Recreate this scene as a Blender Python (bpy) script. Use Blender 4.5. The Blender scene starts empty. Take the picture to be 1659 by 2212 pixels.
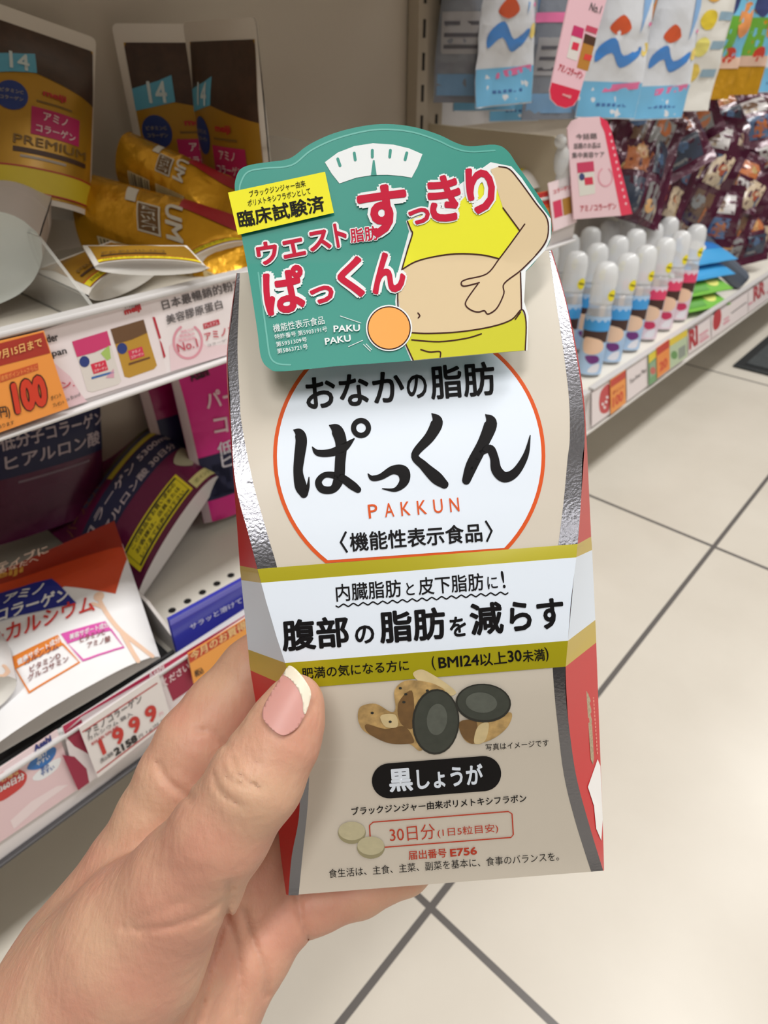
import bpy, bmesh, math, random
import numpy as np
from mathutils import Vector, Matrix, noise
from mathutils.geometry import tessellate_polygon

S = bpy.context.scene
C = S.collection
random.seed(7)
# ------------------------------------------------------------------ camera, light, exposure
FPX, CX, CY, CAMZ = 1365.0, 829.5, 1106.0, 0.62
PITCH = math.atan2(CY - 130, FPX)
YAW = math.radians(42.48)
FW = Vector((math.cos(YAW) * math.cos(PITCH), math.sin(YAW) * math.cos(PITCH), -math.sin(PITCH)))
RT = Vector((math.sin(YAW), -math.cos(YAW), 0))
UP = RT.cross(FW)
CAM = Vector((0, 0, CAMZ))
cam = bpy.data.cameras.new('camera')
camo = bpy.data.objects.new('camera', cam)
C.objects.link(camo)
S.camera = camo
CM = Matrix((RT, UP, -FW)).transposed().to_4x4()
CM.translation = CAM
camo.matrix_world = CM
cam.sensor_fit = 'VERTICAL'
cam.sensor_height = 24
cam.lens = FPX * 24 / 2212
cam.clip_start = 0.01
cam.dof.use_dof = True
cam.dof.focus_distance = 0.176
cam.dof.aperture_fstop = 15.0

S.view_settings.view_transform = 'Standard'
S.view_settings.look = 'None'
S.view_settings.gamma = 1
S.view_settings.exposure = 0.0
world = bpy.data.worlds.new('world')
S.world = world
world.use_nodes = True
world.node_tree.nodes['Background'].inputs[0].default_value = (1.0, 0.99, 0.97, 1)
world.node_tree.nodes['Background'].inputs[1].default_value = 0.10
FLOORZ, CEIL = 0.0, 2.6
LAMPS = [(-0.9, -0.35, 29), (0.9, -0.35, 29), (2.7, -0.35, 29), (-0.9, -1.9, 9), (0.9, -1.9, 9), (2.7, -1.9, 9)]
for lx, ly, le in LAMPS:
    ld = bpy.data.lights.new('ceiling_lamp', 'AREA')
    ld.shape = 'RECTANGLE'
    ld.size, ld.size_y = 1.2, 0.3
    ld.energy = le
    ld.color = (1.0, 0.985, 0.96)
    lo = bpy.data.objects.new('ceiling_lamp', ld)
    lo.location = (lx, ly, CEIL - 0.06)
    C.objects.link(lo)

# ------------------------------------------------------------------ photo pixel -> point in the place
def ray(u, v):
    return RT * (u - CX) + UP * (CY - v) + FW * FPX
def atD(u, v, d):
    return CAM + ray(u, v) * (d / FPX)
def onY(u, v, y):
    r = ray(u, v); return CAM + r * (y / r.y)
def onX(u, v, x):
    r = ray(u, v); return CAM + r * (x / r.x)
def onZ(u, v, z):
    r = ray(u, v); return CAM + r * ((z - CAMZ) / r.z)

# ------------------------------------------------------------------ materials
def lin(c):
    c = c / 255
    return c / 12.92 if c <= 0.04045 else ((c + 0.055) / 1.055) ** 2.4
MATS = {}
def mat(rgb, rough=0.5, metal=0.0, coat=0.0, alpha=1.0, trans=0.0, noise_amt=0.0, nscale=40, bump=0.0, bscale=60, sss=0.0, spec=0.5):
    key = (tuple(rgb), rough, metal, coat, alpha, trans, noise_amt, nscale, bump, bscale, sss, spec)
    if key in MATS: return MATS[key]
    m = bpy.data.materials.new('surface_%d_%d_%d' % tuple(rgb))
    m.use_nodes = True
    nt = m.node_tree
    b = nt.nodes['Principled BSDF']
    col = tuple(lin(c) for c in rgb) + (1,)
    b.inputs['Base Color'].default_value = col
    b.inputs['Roughness'].default_value = rough
    b.inputs['Metallic'].default_value = metal
    b.inputs['Coat Weight'].default_value = coat
    b.inputs['Coat Roughness'].default_value = 0.12
    b.inputs['Alpha'].default_value = alpha
    b.inputs['Transmission Weight'].default_value = trans
    b.inputs['Specular IOR Level'].default_value = spec
    if sss:
        b.inputs['Subsurface Weight'].default_value = sss
        b.inputs['Subsurface Radius'].default_value = (0.008, 0.003, 0.0015)
        b.inputs['Subsurface Scale'].default_value = 0.5
    if noise_amt or bump:
        tc = nt.nodes.new('ShaderNodeTexCoord')
    if noise_amt:
        n = nt.nodes.new('ShaderNodeTexNoise'); n.inputs['Scale'].default_value = nscale; n.inputs['Detail'].default_value = 4
        nt.links.new(tc.outputs['Object'], n.inputs['Vector'])
        mx = nt.nodes.new('ShaderNodeMix'); mx.data_type = 'RGBA'
        mx.inputs[6].default_value = tuple(c * (1 - noise_amt) for c in col[:3]) + (1,)
        mx.inputs[7].default_value = tuple(min(1, c * (1 + noise_amt)) for c in col[:3]) + (1,)
        nt.links.new(n.outputs['Fac'], mx.inputs[0])
        nt.links.new(mx.outputs[2], b.inputs['Base Color'])
    if bump:
        n2 = nt.nodes.new('ShaderNodeTexNoise'); n2.inputs['Scale'].default_value = bscale; n2.inputs['Detail'].default_value = 3
        nt.links.new(tc.outputs['Object'], n2.inputs['Vector'])
        bp = nt.nodes.new('ShaderNodeBump'); bp.inputs['Strength'].default_value = bump; bp.inputs['Distance'].default_value = 0.004
        nt.links.new(n2.outputs['Fac'], bp.inputs['Height'])
        nt.links.new(bp.outputs['Normal'], b.inputs['Normal'])
    MATS[key] = m
    return m
def paper(*rgb): return mat(rgb, 0.55)
def film(*rgb): return mat(rgb, 0.32, 0.0, 0.25, bump=0.35, bscale=45)
def foil(*rgb): return mat(rgb, 0.3, 0.45, 0.1, bump=0.45, bscale=40)
def clear(*rgb, a=0.25): return mat(rgb, 0.12, 0.0, 0.0, alpha=a)

# ------------------------------------------------------------------ object helpers
def tag(o, label=None, cat=None, group=None, kind=None):
    if label: o['label'] = label
    if cat: o['category'] = cat
    if group: o['group'] = group
    if kind: o['kind'] = kind
    return o
def empty(name, M, label, cat, group=None):
    o = bpy.data.objects.new(name, None); C.objects.link(o)
    o.empty_display_size = 0.02
    o.matrix_world = M if isinstance(M, Matrix) else Matrix.Translation(Vector(M))
    return tag(o, label, cat, group)
def link(name, me, parent=None, M=None):
    o = bpy.data.objects.new(name, me); C.objects.link(o)
    if parent is not None: o.parent = parent
    elif M is not None: o.matrix_world = M
    return o
def bm_obj(name, bm, mats, parent=None, M=None, smooth=True):
    me = bpy.data.meshes.new(name)
    bm.normal_update()
    bm.to_mesh(me); bm.free()
    for m in (mats if isinstance(mats, (list, tuple)) else [mats]): me.materials.append(m)
    if smooth:
        me.polygons.foreach_set('use_smooth', [True] * len(me.polygons))
    return link(name, me, parent, M)
def add_box(bm, x0, x1, y0, y1, z0, z1, mi=0, bev=0.0):
    r = bmesh.ops.create_cube(bm, size=1)
    for v in r['verts']:
        v.co = Vector(((x0 + x1) / 2 + v.co.x * (x1 - x0), (y0 + y1) / 2 + v.co.y * (y1 - y0), (z0 + z1) / 2 + v.co.z * (z1 - z0)))
    fs = {f for v in r['verts'] for f in v.link_faces}
    for f in fs: f.material_index = mi
    if bev:
        es = {e for v in r['verts'] for e in v.link_edges}
        bmesh.ops.bevel(bm, geom=list(es), offset=bev, segments=2, affect='EDGES', profile=0.5)
def box_obj(name, x0, x1, y0, y1, z0, z1, m, parent=None, bev=0.0, M=None):
    bm = bmesh.new(); add_box(bm, x0, x1, y0, y1, z0, z1, 0, bev)
    return bm_obj(name, bm, m, parent, M, smooth=False)

# ------------------------------------------------------------------ printed sheets
GLY = {}
def glyphs(s):
    """triangles of a line of text, normalised to its own bounding box"""
    k = s
    if k in GLY: return GLY[k]
    cu = bpy.data.curves.new('lettering', 'FONT')
    cu.body = s; cu.size = 1; cu.resolution_u = 3
    o = bpy.data.objects.new('lettering', cu); C.objects.link(o)
    dg = bpy.context.evaluated_depsgraph_get()
    me = o.evaluated_get(dg).to_mesh()
    me.calc_loop_triangles()
    vs = [(v.co.x, v.co.y) for v in me.vertices]
    ts = [tuple(t.vertices) for t in me.loop_triangles]
    o.evaluated_get(dg).to_mesh_clear()
    bpy.data.objects.remove(o); bpy.data.curves.remove(cu)
    xs = [v[0] for v in vs] or [0, 1]; ys = [v[1] for v in vs] or [0, 1]
    x0, y0, W, Hh = min(xs), min(ys), max(max(xs) - min(xs), 1e-6), max(max(ys) - min(ys), 1e-6)
    GLY[k] = ([(x - x0, y - y0) for x, y in vs], ts, W, Hh)
    return GLY[k]
def spline(pts, n=6, closed=False):
    """Catmull-Rom through points of any dimension"""
    P = [np.array(p, float) for p in pts]; out = []
    N = len(P)
    for i in range(N if closed else N - 1):
        if closed: p0, p1, p2, p3 = P[i - 1], P[i], P[(i + 1) % N], P[(i + 2) % N]
        else: p0, p1, p2, p3 = P[max(i - 1, 0)], P[i], P[i + 1], P[min(i + 2, N - 1)]
        for j in range(n):
            t = j / n
            out.append(0.5 * (2 * p1 + (p2 - p0) * t + (2 * p0 - 5 * p1 + 4 * p2 - p3) * t * t + (3 * p1 - p0 - 3 * p2 + p3) * t ** 3))
    if not closed: out.append(P[-1])
    return [tuple(float(c) for c in o) for o in out]
class Sheet:
    """one mesh: shapes drawn in a flat (x,y) and laid on a surface by fmap(x,y,lift) in the space of the object"""
    updir = None
    def __init__(s, fmap, step=None, lift=0.00006, flip=False):
        s.f, s.step, s.lift, s.flip = fmap, step, lift, flip
        s.V, s.F, s.MI, s.mats = [], [], [], []
    def mi(s, m):
        if m not in s.mats: s.mats.append(m)
        return s.mats.index(m)
    def tris(s, vs, fs, m, lift):
        bm = bmesh.new()
        bv = [bm.verts.new((x, y, 0)) for x, y in vs]
        for f in fs:
            try: bm.faces.new([bv[i] for i in f])
            except ValueError: pass
        if s.step:
            xs = [v[0] for v in vs]; ys = [v[1] for v in vs]
            for ax, lo, hi in ((0, min(xs), max(xs)), (1, min(ys), max(ys))):
                st = s.step[ax] if isinstance(s.step, tuple) else s.step
                if not st: continue
                k = math.floor(lo / st) + 1
                while k * st < hi:
                    co = [0, 0, 0]; co[ax] = k * st
                    no = [0, 0, 0]; no[ax] = 1
                    bmesh.ops.bisect_plane(bm, geom=bm.verts[:] + bm.edges[:] + bm.faces[:], plane_co=co, plane_no=no)
                    k += 1
        base = len(s.V)
        bm.verts.index_update()
        for v in bm.verts: s.V.append(s.f(v.co.x, v.co.y, lift))
        i = s.mi(m)
        for f in bm.faces:
            q = [base + v.index for v in f.verts]
            a = sum(f.verts[j].co.x * f.verts[(j + 1) % len(q)].co.y - f.verts[(j + 1) % len(q)].co.x * f.verts[j].co.y for j in range(len(q)))
            if (a < 0) != s.flip: q.reverse()
            s.F.append(q); s.MI.append(i)
        bm.free()
    def nl(s, lift):
        return s.lift * (2 if lift is None else lift)
    def poly(s, pts, m, lift=None):
        pts = [(p[0], p[1]) for p in pts]
        fs = tessellate_polygon([[Vector((x, y, 0)) for x, y in pts]])
        s.tris(pts, fs, m, s.nl(lift))
    def ell(s, cx, cy, rx, ry, m, rot=0, lift=None, n=28):
        c, si = math.cos(rot), math.sin(rot)
        s.poly([(cx + rx * math.cos(a) * c - ry * math.sin(a) * si, cy + rx * math.cos(a) * si + ry * math.sin(a) * c) for a in [2 * math.pi * i / n for i in range(n)]], m, lift)
    def stroke(s, pts, m, w=None, n=6, smooth=True, lift=None, closed=False):
        p3 = [(p[0], p[1], p[2] if len(p) > 2 else w) for p in pts]
        q = spline(p3, n, closed) if smooth else p3
        if closed: q = q + [q[0]]
        L, R = [], []
        for i, (x, y, r) in enumerate(q):
            a = q[max(i - 1, 0)]; b = q[min(i + 1, len(q) - 1)]
            if closed and i in (0, len(q) - 1): a, b = q[-2], q[1]
            dx, dy = b[0] - a[0], b[1] - a[1]; d = math.hypot(dx, dy) or 1
            r = max(r, 1e-6)
            L.append((x - dy / d * r, y + dx / d * r)); R.append((x + dy / d * r, y - dx / d * r))
        vs = L + R; N = len(q)
        fs = [(i, i + 1, N + i + 1, N + i) for i in range(N - 1)]
        s.tris(vs, fs, m, s.nl(lift))
        if not closed:
            for e in (0, -1):
                lift = (2 if lift is None else lift) + 0.12
                x, y, r = q[e]
                if r > 1e-5: s.ell(x, y, r, r, m, lift=lift, n=12)
    def text(s, t, p0, p1, h, m, bold=0.0, lift=None, up=None):
        vs, ts, W, Hh = glyphs(t)
        dx, dy = p1[0] - p0[0], p1[1] - p0[1]; d = math.hypot(dx, dy)
        if up is None and s.updir is not None: up = (s.updir[0] * h, s.updir[1] * h)
        if up is None: up = (dy / d * h, -dx / d * h) if s.flip else (-dy / d * h, dx / d * h)
        nb = 0 if bold <= 0 else (6 if bold < 0.03 else 12)       # heavier strokes: the same outlines laid round a small circle
        offs = [(bold * math.cos(2 * math.pi * i / nb), bold * math.sin(2 * math.pi * i / nb)) for i in range(nb)] or [(0, 0)]
        for i, (ox, oy) in enumerate(offs):
            V = []
            for x, y in vs:
                x, y = (x + ox + bold) / (W + 2 * bold), (y + oy + bold) / (Hh + 2 * bold)
                V.append((p0[0] + dx * x + up[0] * y, p0[1] + dy * x + up[1] * y))
            s.tris(V, ts, m, s.nl(lift) + s.lift * 0.075 * i)
    def build(s, name, parent=None, M=None, smooth=True):
        me = bpy.data.meshes.new(name)
        me.from_pydata([tuple(v) for v in s.V], [], s.F)
        for m in s.mats: me.materials.append(m)
        me.polygons.foreach_set('material_index', s.MI)
        if smooth: me.polygons.foreach_set('use_smooth', [True] * len(me.polygons))
        me.update()
        return link(name, me, parent, M)

BLACK, WHITE, RED = (28, 26, 28), (240, 240, 240), (200, 40, 60)

# ------------------------------------------------------------------ the shop: floor, ceiling, gondola shelving
YS, YB = 0.36, 0.60                    # shelf front and back panel
ZSH, ZDECK = 0.49, 0.20                # upper shelf and bottom deck
XL, XM, XR = -0.75, 0.72, 3.6          # bay ends
def floor_material():
    m = bpy.data.materials.new('floor_tile'); m.use_nodes = True
    nt = m.node_tree; b = nt.nodes['Principled BSDF']
    b.inputs['Roughness'].default_value = 0.32
    tc = nt.nodes.new('ShaderNodeTexCoord'); sp = nt.nodes.new('ShaderNodeSeparateXYZ')
    nt.links.new(tc.outputs['Object'], sp.inputs[0])
    T_, G = 0.703, 0.0032
    def M(op, a, b_=None, c=None):
        n = nt.nodes.new('ShaderNodeMath'); n.operation = op
        for i, q in enumerate((a, b_, c)):
            if q is None: continue
            if isinstance(q, (int, float)): n.inputs[i].default_value = q
            else: nt.links.new(q, n.inputs[i])
        return n.outputs[0]
    def grout(o, off):
        a = M('SUBTRACT', o, off); a = M('DIVIDE', a, T_); a = M('FRACT', M('ADD', a, 0.5)); a = M('ABSOLUTE', M('SUBTRACT', a, 0.5))
        return M('LESS_THAN', a, G / T_)
    g = M('MAXIMUM', grout(sp.outputs[0], 0.2165), grout(sp.outputs[1], 0.1415))
    n = nt.nodes.new('ShaderNodeTexNoise'); n.inputs['Scale'].default_value = 5; n.inputs['Detail'].default_value = 5
    nt.links.new(tc.outputs['Object'], n.inputs['Vector'])
    r = nt.nodes.new('ShaderNodeValToRGB')
    r.color_ramp.elements[0].position, r.color_ramp.elements[1].position = 0.3, 0.75
    r.color_ramp.elements[0].color = (lin(204), lin(197), lin(185), 1); r.color_ramp.elements[1].color = (lin(216), lin(210), lin(199), 1)
    nt.links.new(n.outputs['Fac'], r.inputs[0])
    mx = nt.nodes.new('ShaderNodeMix'); mx.data_type = 'RGBA'
    nt.links.new(g, mx.inputs[0]); nt.links.new(r.outputs[0], mx.inputs[6]); mx.inputs[7].default_value = (lin(98), lin(94), lin(92), 1)
    nt.links.new(mx.outputs[2], b.inputs['Base Color'])
    bp = nt.nodes.new('ShaderNodeBump'); bp.inputs['Strength'].default_value = 0.4; bp.inputs['Distance'].default_value = 0.002; bp.invert = True
    nt.links.new(g, bp.inputs['Height']); nt.links.new(bp.outputs['Normal'], b.inputs['Normal'])
    return m
def struct(name, *a, **k): return tag(box_obj(name, *a, **k), kind='structure')
cream = mat((196, 186, 172), 0.5); creamw = mat((226, 220, 208), 0.45)
struct('floor', -3.0, 5.5, -3.2, 3.0, -0.05, 0.0, floor_material())
struct('ceiling', -3.0, 5.5, -3.2, 3.0, CEIL, CEIL + 0.05, mat((235, 233, 228), 0.8))
struct('wall_back', XL, XR, YB, YB + 0.03, 0.0, 1.75, cream)
struct('wall_opposite', -3.0, 5.5, -3.2, -3.15, 0, CEIL, mat((150, 145, 140), 0.7))
gond = empty('gondola_shelving', (XM, YB, 0), 'cream metal shelving with slotted upright between its two bays', 'shelving')
def gbox(name, x0, x1, y0, y1, z0, z1, m, bev=0.0):
    o = box_obj(name, x0, x1, y0, y1, z0, z1, m, None, bev)
    o.parent = gond; o.matrix_parent_inverse = Matrix.Translation((-XM, -YB, 0)); return o
bpy.context.view_layer.update()
# slotted upright
bm = bmesh.new(); add_box(bm, XM - 0.026, XM + 0.024, YB - 0.018, YB - 0.002, 0.0, 1.75)
for k in range(46):
    for dx in (-0.016, 0.013): add_box(bm, XM + dx - 0.0022, XM + dx + 0.0022, YB - 0.0186, YB - 0.0178, 0.3 + k * 0.031, 0.3 + k * 0.031 + 0.017, 1)
o = bm_obj('upright_post', bm, [mat((176, 164, 146), 0.45), mat((40, 36, 32), 0.8)], None, None, False); o.parent = gond; o.matrix_parent_inverse = Matrix.Translation((-XM, -YB, 0))
gbox('shelf_board', XL, XM - 0.003, YS + 0.004, YB - 0.02, ZSH - 0.022, ZSH, creamw, 0.002)
gbox('shelf_board', XL, XM - 0.003, YS - 0.035, YB - 0.02, 0.745, 0.77, creamw, 0.002)  # upper shelf out of view, set low and forward to shade this bay
gbox('shelf_board', XM + 0.03, XR, YS + 0.05, YB - 0.02, 0.93, 0.955, creamw, 0.002)
def bracket(x):
    bm = bmesh.new()
    pts = [(YB - 0.004, ZSH - 0.03), (YS + 0.03, ZSH - 0.03), (YS + 0.03, ZSH + 0.05), (YS + 0.035, ZSH + 0.058), (YS + 0.045, ZSH + 0.062), (YB - 0.004, ZSH + 0.066)]
    a = [bm.verts.new((x, y, z)) for y, z in pts]; b = [bm.verts.new((x + 0.004, y, z)) for y, z in pts]
    bm.faces.new(a); bm.faces.new(b[::-1])
    for i in range(len(pts)): bm.faces.new((a[i], b[i], b[(i + 1) % len(pts)], a[(i + 1) % len(pts)]))
    bmesh.ops.recalc_face_normals(bm, faces=bm.faces)
    o = bm_obj('end_bracket', bm, mat((186, 174, 150), 0.45), None, None, False); o.parent = gond; o.matrix_parent_inverse = Matrix.Translation((-XM, -YB, 0))
bracket(XM - 0.002)
deckm = mat((228, 224, 214), 0.4)
def deck(x0, x1, holes):
    bm = bmesh.new(); add_box(bm, x0, x1, YS + 0.006, YB - 0.02, ZDECK - 0.02, ZDECK, 0)
    for x in holes:
        r = bmesh.ops.create_circle(bm, cap_ends=True, radius=0.0036, segments=14, matrix=Matrix.Translation((x, 0.436, ZDECK + 0.0003)))
        for v in r['verts']:
            for f in v.link_faces: f.material_index = 1
    o = bm_obj('deck_panel', bm, [deckm, mat((22, 20, 20), 0.9)], None, None, False); o.parent = gond; o.matrix_parent_inverse = Matrix.Translation((-XM, -YB, 0))
deck(XL, XM, [0.165 + 0.0168 * i for i in range(-12, 14)])
deck(XM + 0.004, XR, [])
gbox('kick_panel', XL, XR, YS + 0.17, YS + 0.18, 0.0, ZDECK - 0.02, mat((186, 176, 158), 0.5))
def wpanel():
    p = [onY(926, 72, YB - 0.006), onY(1345, 60, YB - 0.006), onY(1345, 275, YB - 0.006), onY(930, 278, YB - 0.006)]
    x0, x1 = p[0].x, p[1].x
    return box_obj('backing_board', x0, x1, YB - 0.010, YB - 0.003, p[3].z, p[0].z + 0.02, paper(214, 212, 214))
tag(wpanel(), 'white backing board on the back wall behind the hanging bags', 'board')
# dark doormat
matq = [onZ(1582, 793, 0), onZ(1662, 722, 0), onZ(1900, 790, 0), onZ(1680, 850, 0)]
a = matq[0]; dx = 0.62; dy = 0.9
bm = bmesh.new(); add_box(bm, a.x, a.x + dx, a.y - dy, a.y, 0.0005, 0.007, 1, 0.002); add_box(bm, a.x + 0.022, a.x + dx - 0.022, a.y - dy + 0.022, a.y - 0.022, 0.006, 0.011, 0, 0.002)
tag(bm_obj('doormat', bm, [mat((70, 74, 76), 0.95, noise_amt=0.6, nscale=150, bump=0.8, bscale=400), mat((30, 32, 34), 0.7)], None, None, False), 'dark grey textured doormat lying on the beige tile floor', 'mat')

# ------------------------------------------------------------------ price rails and the cards in them
def rail(name, x0, x1, zt, zb, label, lipc):
    e = empty(name, (x0, YS, zb), label, 'price rail')
    bm = bmesh.new(); add_box(bm, x0, x1, YS - 0.001, YS + 0.003, zb, zt, 0)
    o = bm_obj('channel', bm, paper(232, 226, 226), e, None, False); o.matrix_parent_inverse = Matrix.Translation((-x0, -YS, -zb))
    for nm, z0, z1 in (('top_lip', zt, zt + 0.0035), ('bottom_lip', zb - 0.003, zb)):
        bm = bmesh.new(); add_box(bm, x0, x1, YS - 0.006, YS + 0.004, z0, z1, 0, 0.0012)
        o = bm_obj(nm, bm, lipc if nm == 'bottom_lip' else mat((206, 204, 204), 0.3), e, None, False); o.matrix_parent_inverse = Matrix.Translation((-x0, -YS, -zb))
    return e
UT, UB, LT, LBZ = 0.5045, 0.4555, 0.223, 0.147
rail('price_rail', XL, XM - 0.01, UT, UB, 'white price rail along the front of the upper shelf', mat((216, 214, 214), 0.35))
rail('price_rail', XL, 0.835, LT, LBZ, 'price rail with pink cards along the lower shelf at left', mat((66, 64, 66), 0.4))
rail('price_rail', 0.845, XR, LT, LBZ, 'white price rail with red marks along the lower shelf at right', mat((200, 196, 190), 0.35))
class Card(Sheet):
    """a printed card standing in a vertical plane y = const; photo pixels give where on it things are printed"""
    def __init__(s, quad, m, y=YS - 0.0025, thick=0.0006):
        s.y = y
        Sheet.__init__(s, lambda u, v, l: onY(u, v, y - l), lift=0.00012, flip=True)
        s.poly(quad, m, 0)
        if len(quad) == 4:
            d = (quad[0][0] - quad[3][0], quad[0][1] - quad[3][1]); L = math.hypot(*d); s.updir = (d[0] / L, d[1] / L)
        b = len(s.V); n = len(quad); i = s.mi(m)
        s.V += [onY(u, v, y) for u, v in quad] + [onY(u, v, y) + Vector((0, thick, 0)) for u, v in quad]
        for k in range(n): s.F.append([b + k, b + (k + 1) % n, b + n + (k + 1) % n, b + n + k]); s.MI.append(i)
        s.F.append([b + n + k for k in range(n)]); s.MI.append(i)
    def done(s, name, label, cat, group=None):
        c = sum((Vector(v) for v in s.V), Vector()) / len(s.V)
        s.V = [Vector(v) - c for v in s.V]
        return tag(s.build(name, None, Matrix.Translation(c), smooth=False), label, cat, group)
z2r = lambda x, y: (x / 2.765, 560 + y / 2.765)
z3r = lambda x, y: (x / 2.676, 1100 + y / 2.676)
def ztext(c, z, t, p0, p1, h, m, b=0.0, L=4): c.text(t, z(*p0), z(*p1), h / 2.7, m, b, L)
pinkw = mat((246, 236, 238), 0.5); inkk = mat((40, 34, 36), 0.5); inkg = mat((96, 90, 92), 0.5); rinkc = mat((204, 54, 74), 0.5); pink2 = mat((240, 208, 216), 0.5); lpink = mat((232, 160, 176), 0.5)
# upper rail, card with two pouches
c = Card([z2r(-420, 640), z2r(885, 222), z2r(998, 680), z2r(-300, 1090)], pinkw)
c.poly([z2r(300, 600), z2r(420, 700), z2r(480, 800), z2r(520, 850), z2r(400, 890), z2r(340, 700)], pink2, 1)
ztext(c, z2r, 'der', (285, 500), (352, 485), 46, inkk, 0.02); ztext(c, z2r, 'pan', (318, 596), (405, 575), 40, inkk, 0.02)
ztext(c, z2r, 'ゲン.', (300, 790), (448, 760), 44, rinkc, 0.02); ztext(c, z2r, 'meiji', (750, 345), (850, 312), 46, mat((206, 40, 50), 0.5), 0.05)
ztext(c, z2r, 'Meiji', (748, 298), (835, 276), 14, inkg, 0.01); ztext(c, z2r, 'to Brand', (396, 850), (480, 815), 20, inkg)
for P, top, mid, lab, barc in (([(430, 492), (640, 428), (725, 742), (530, 800)], (214, 60, 118), (232, 226, 220), (226, 50, 80), (60, 110, 180)), ([(660, 418), (858, 360), (938, 650), (752, 715)], (110, 78, 50), (196, 150, 50), (222, 56, 90), (110, 70, 40))):
    Q = [np.array(p, float) for p in P]
    q = lambda a, b: z2r(*((Q[0] * (1 - a) + Q[1] * a) * (1 - b) + (Q[3] * (1 - a) + Q[2] * a) * b))
    c.poly([q(0, 0), q(1, 0), q(1.0, 0.5), q(1.02, 0.95), q(0.9, 1), q(0.1, 1), q(-0.02, 0.95), q(0, 0.5)], mat(mid, 0.4), 1)
    c.poly([q(0, 0), q(1, 0), q(1, 0.27), q(0.5, 0.31), q(0, 0.3)], mat(top, 0.4), 2)
    c.poly([q(0.3, 0.5), q(0.74, 0.5), q(0.74, 0.69), q(0.3, 0.69)], mat(lab, 0.4), 2)
    c.ell(*q(0.16, 0.42), 11, 12, mat((40, 60, 130), 0.4), 0, 2)
    c.poly([q(0.22, 0.73), q(0.88, 0.74), q(0.88, 0.775), q(0.2, 0.77)], mat(barc, 0.4), 2)
    if top[0] > 200: c.poly([q(0.66, 0.36), q(0.95, 0.26), q(0.9, 0.5), q(0.78, 0.52)], mat((176, 206, 110), 0.4), 2); c.poly([q(0.6, 0.82), q(0.9, 0.7), q(0.84, 0.86)], mat((226, 170, 190), 0.4), 2)
    c.text('アミノ', q(0.4, 0.585), q(0.66, 0.585), 6, mat((250, 230, 230), 0.5), 0.02, 4); c.text('コラーゲン', q(0.34, 0.665), q(0.72, 0.665), 6, mat((250, 230, 230), 0.5), 0.02, 4)
c.done('shelf_card', 'pink shelf card picturing a white and a gold pouch', 'card')
c = Card([z2r(885, 222), z2r(1560, 40), z2r(1640, 480), z2r(998, 680)], mat((248, 240, 242), 0.5))
c.poly([z2r(1010, 520), z2r(1100, 420), z2r(1240, 520), z2r(1420, 500), z2r(1400, 560), z2r(1020, 670)], mat((244, 220, 226), 0.5), 1)
for P in ([(910, 345), (925, 345), (962, 470), (950, 478)], [(952, 480), (966, 500), (990, 580), (978, 592)]): c.poly([z2r(*p) for p in P], mat((190, 40, 60), 0.5), 2)
ztext(c, z2r, '日本最暢銷的粉末', (976, 306), (1460, 170), 58, inkg, 0.014); ztext(c, z2r, '美容膠原蛋白', (1000, 392), (1334, 294), 56, inkg, 0.014)
c.stroke([(z2r(1122 + 84 * math.cos(a), 492 + 100 * math.sin(a))) for a in [math.radians(d) for d in range(-60, 245, 20)]], lpink, 2.6, lift=2, n=3)
ztext(c, z2r, 'No.1', (1066, 556), (1186, 522), 50, mat((206, 84, 104), 0.5), 0.01)
for k in range(3): ztext(c, z2r, '最高品質', (1080 - k * 6, 440 + k * 26), (1160 + k * 6, 424 + k * 26), 14, lpink)
c.poly([z2r(1212, 386), z2r(1306, 358), z2r(1314, 388), z2r(1218, 418)], rinkc, 2); ztext(c, z2r, 'プレミアム', (1222, 410), (1304, 386), 20, pinkw, 0.01)
ztext(c, z2r, 'アミノコラーゲン', (1228, 490), (1600, 390), 50, rinkc, 0.02); ztext(c, z2r, 'コラーゲンパウダー', (1240, 524), (1500, 450), 16, inkg)
c.done('shelf_card', 'pale pink shelf card with grey Chinese lettering and a No.1 wreath', 'card')
# orange points card overlapping at left
c = Card([z2r(-300, 560), z2r(262, 428), z2r(412, 888), z2r(-200, 1105)], mat((250, 160, 72), 0.55), y=YS - 0.007)
c.poly([z2r(-300, 580), z2r(258, 436), z2r(300, 560), z2r(-260, 705)], mat((178, 54, 40), 0.55), 1)
ztext(c, z2r, '7月15日まで', (-8, 602), (256, 520), 52, mat((250, 196, 120), 0.5), 0.02)
c.poly([z2r(0, 690), z2r(225, 620), z2r(230, 660), z2r(0, 738)], mat((214, 92, 50), 0.55), 1); ztext(c, z2r, '通常ポイント+さらに', (6, 728), (226, 658), 30, mat((250, 170, 90), 0.5), 0.0)
ztext(c, z2r, '100', (88, 938), (302, 874), 200, mat((50, 20, 16), 0.5), 0.1, 2)
ztext(c, z2r, '100', (96, 930), (294, 870), 186, mat((220, 62, 36), 0.5), 0.06, 4)
ztext(c, z2r, 'ポイント', (306, 845), (368, 822), 26, inkk, 0.02); ztext(c, z2r, 'プレゼント', (318, 885), (386, 862), 22, inkk, 0.02)
ztext(c, z2r, '(税込98円)', (-150, 985), (66, 950), 80, inkk, 0.02); ztext(c, z2r, '商品あります', (-60, 1030), (86, 985), 24, inkk, 0.01)
c.done('points_card', 'orange shelf card reading 100 points in red', 'card')
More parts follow.
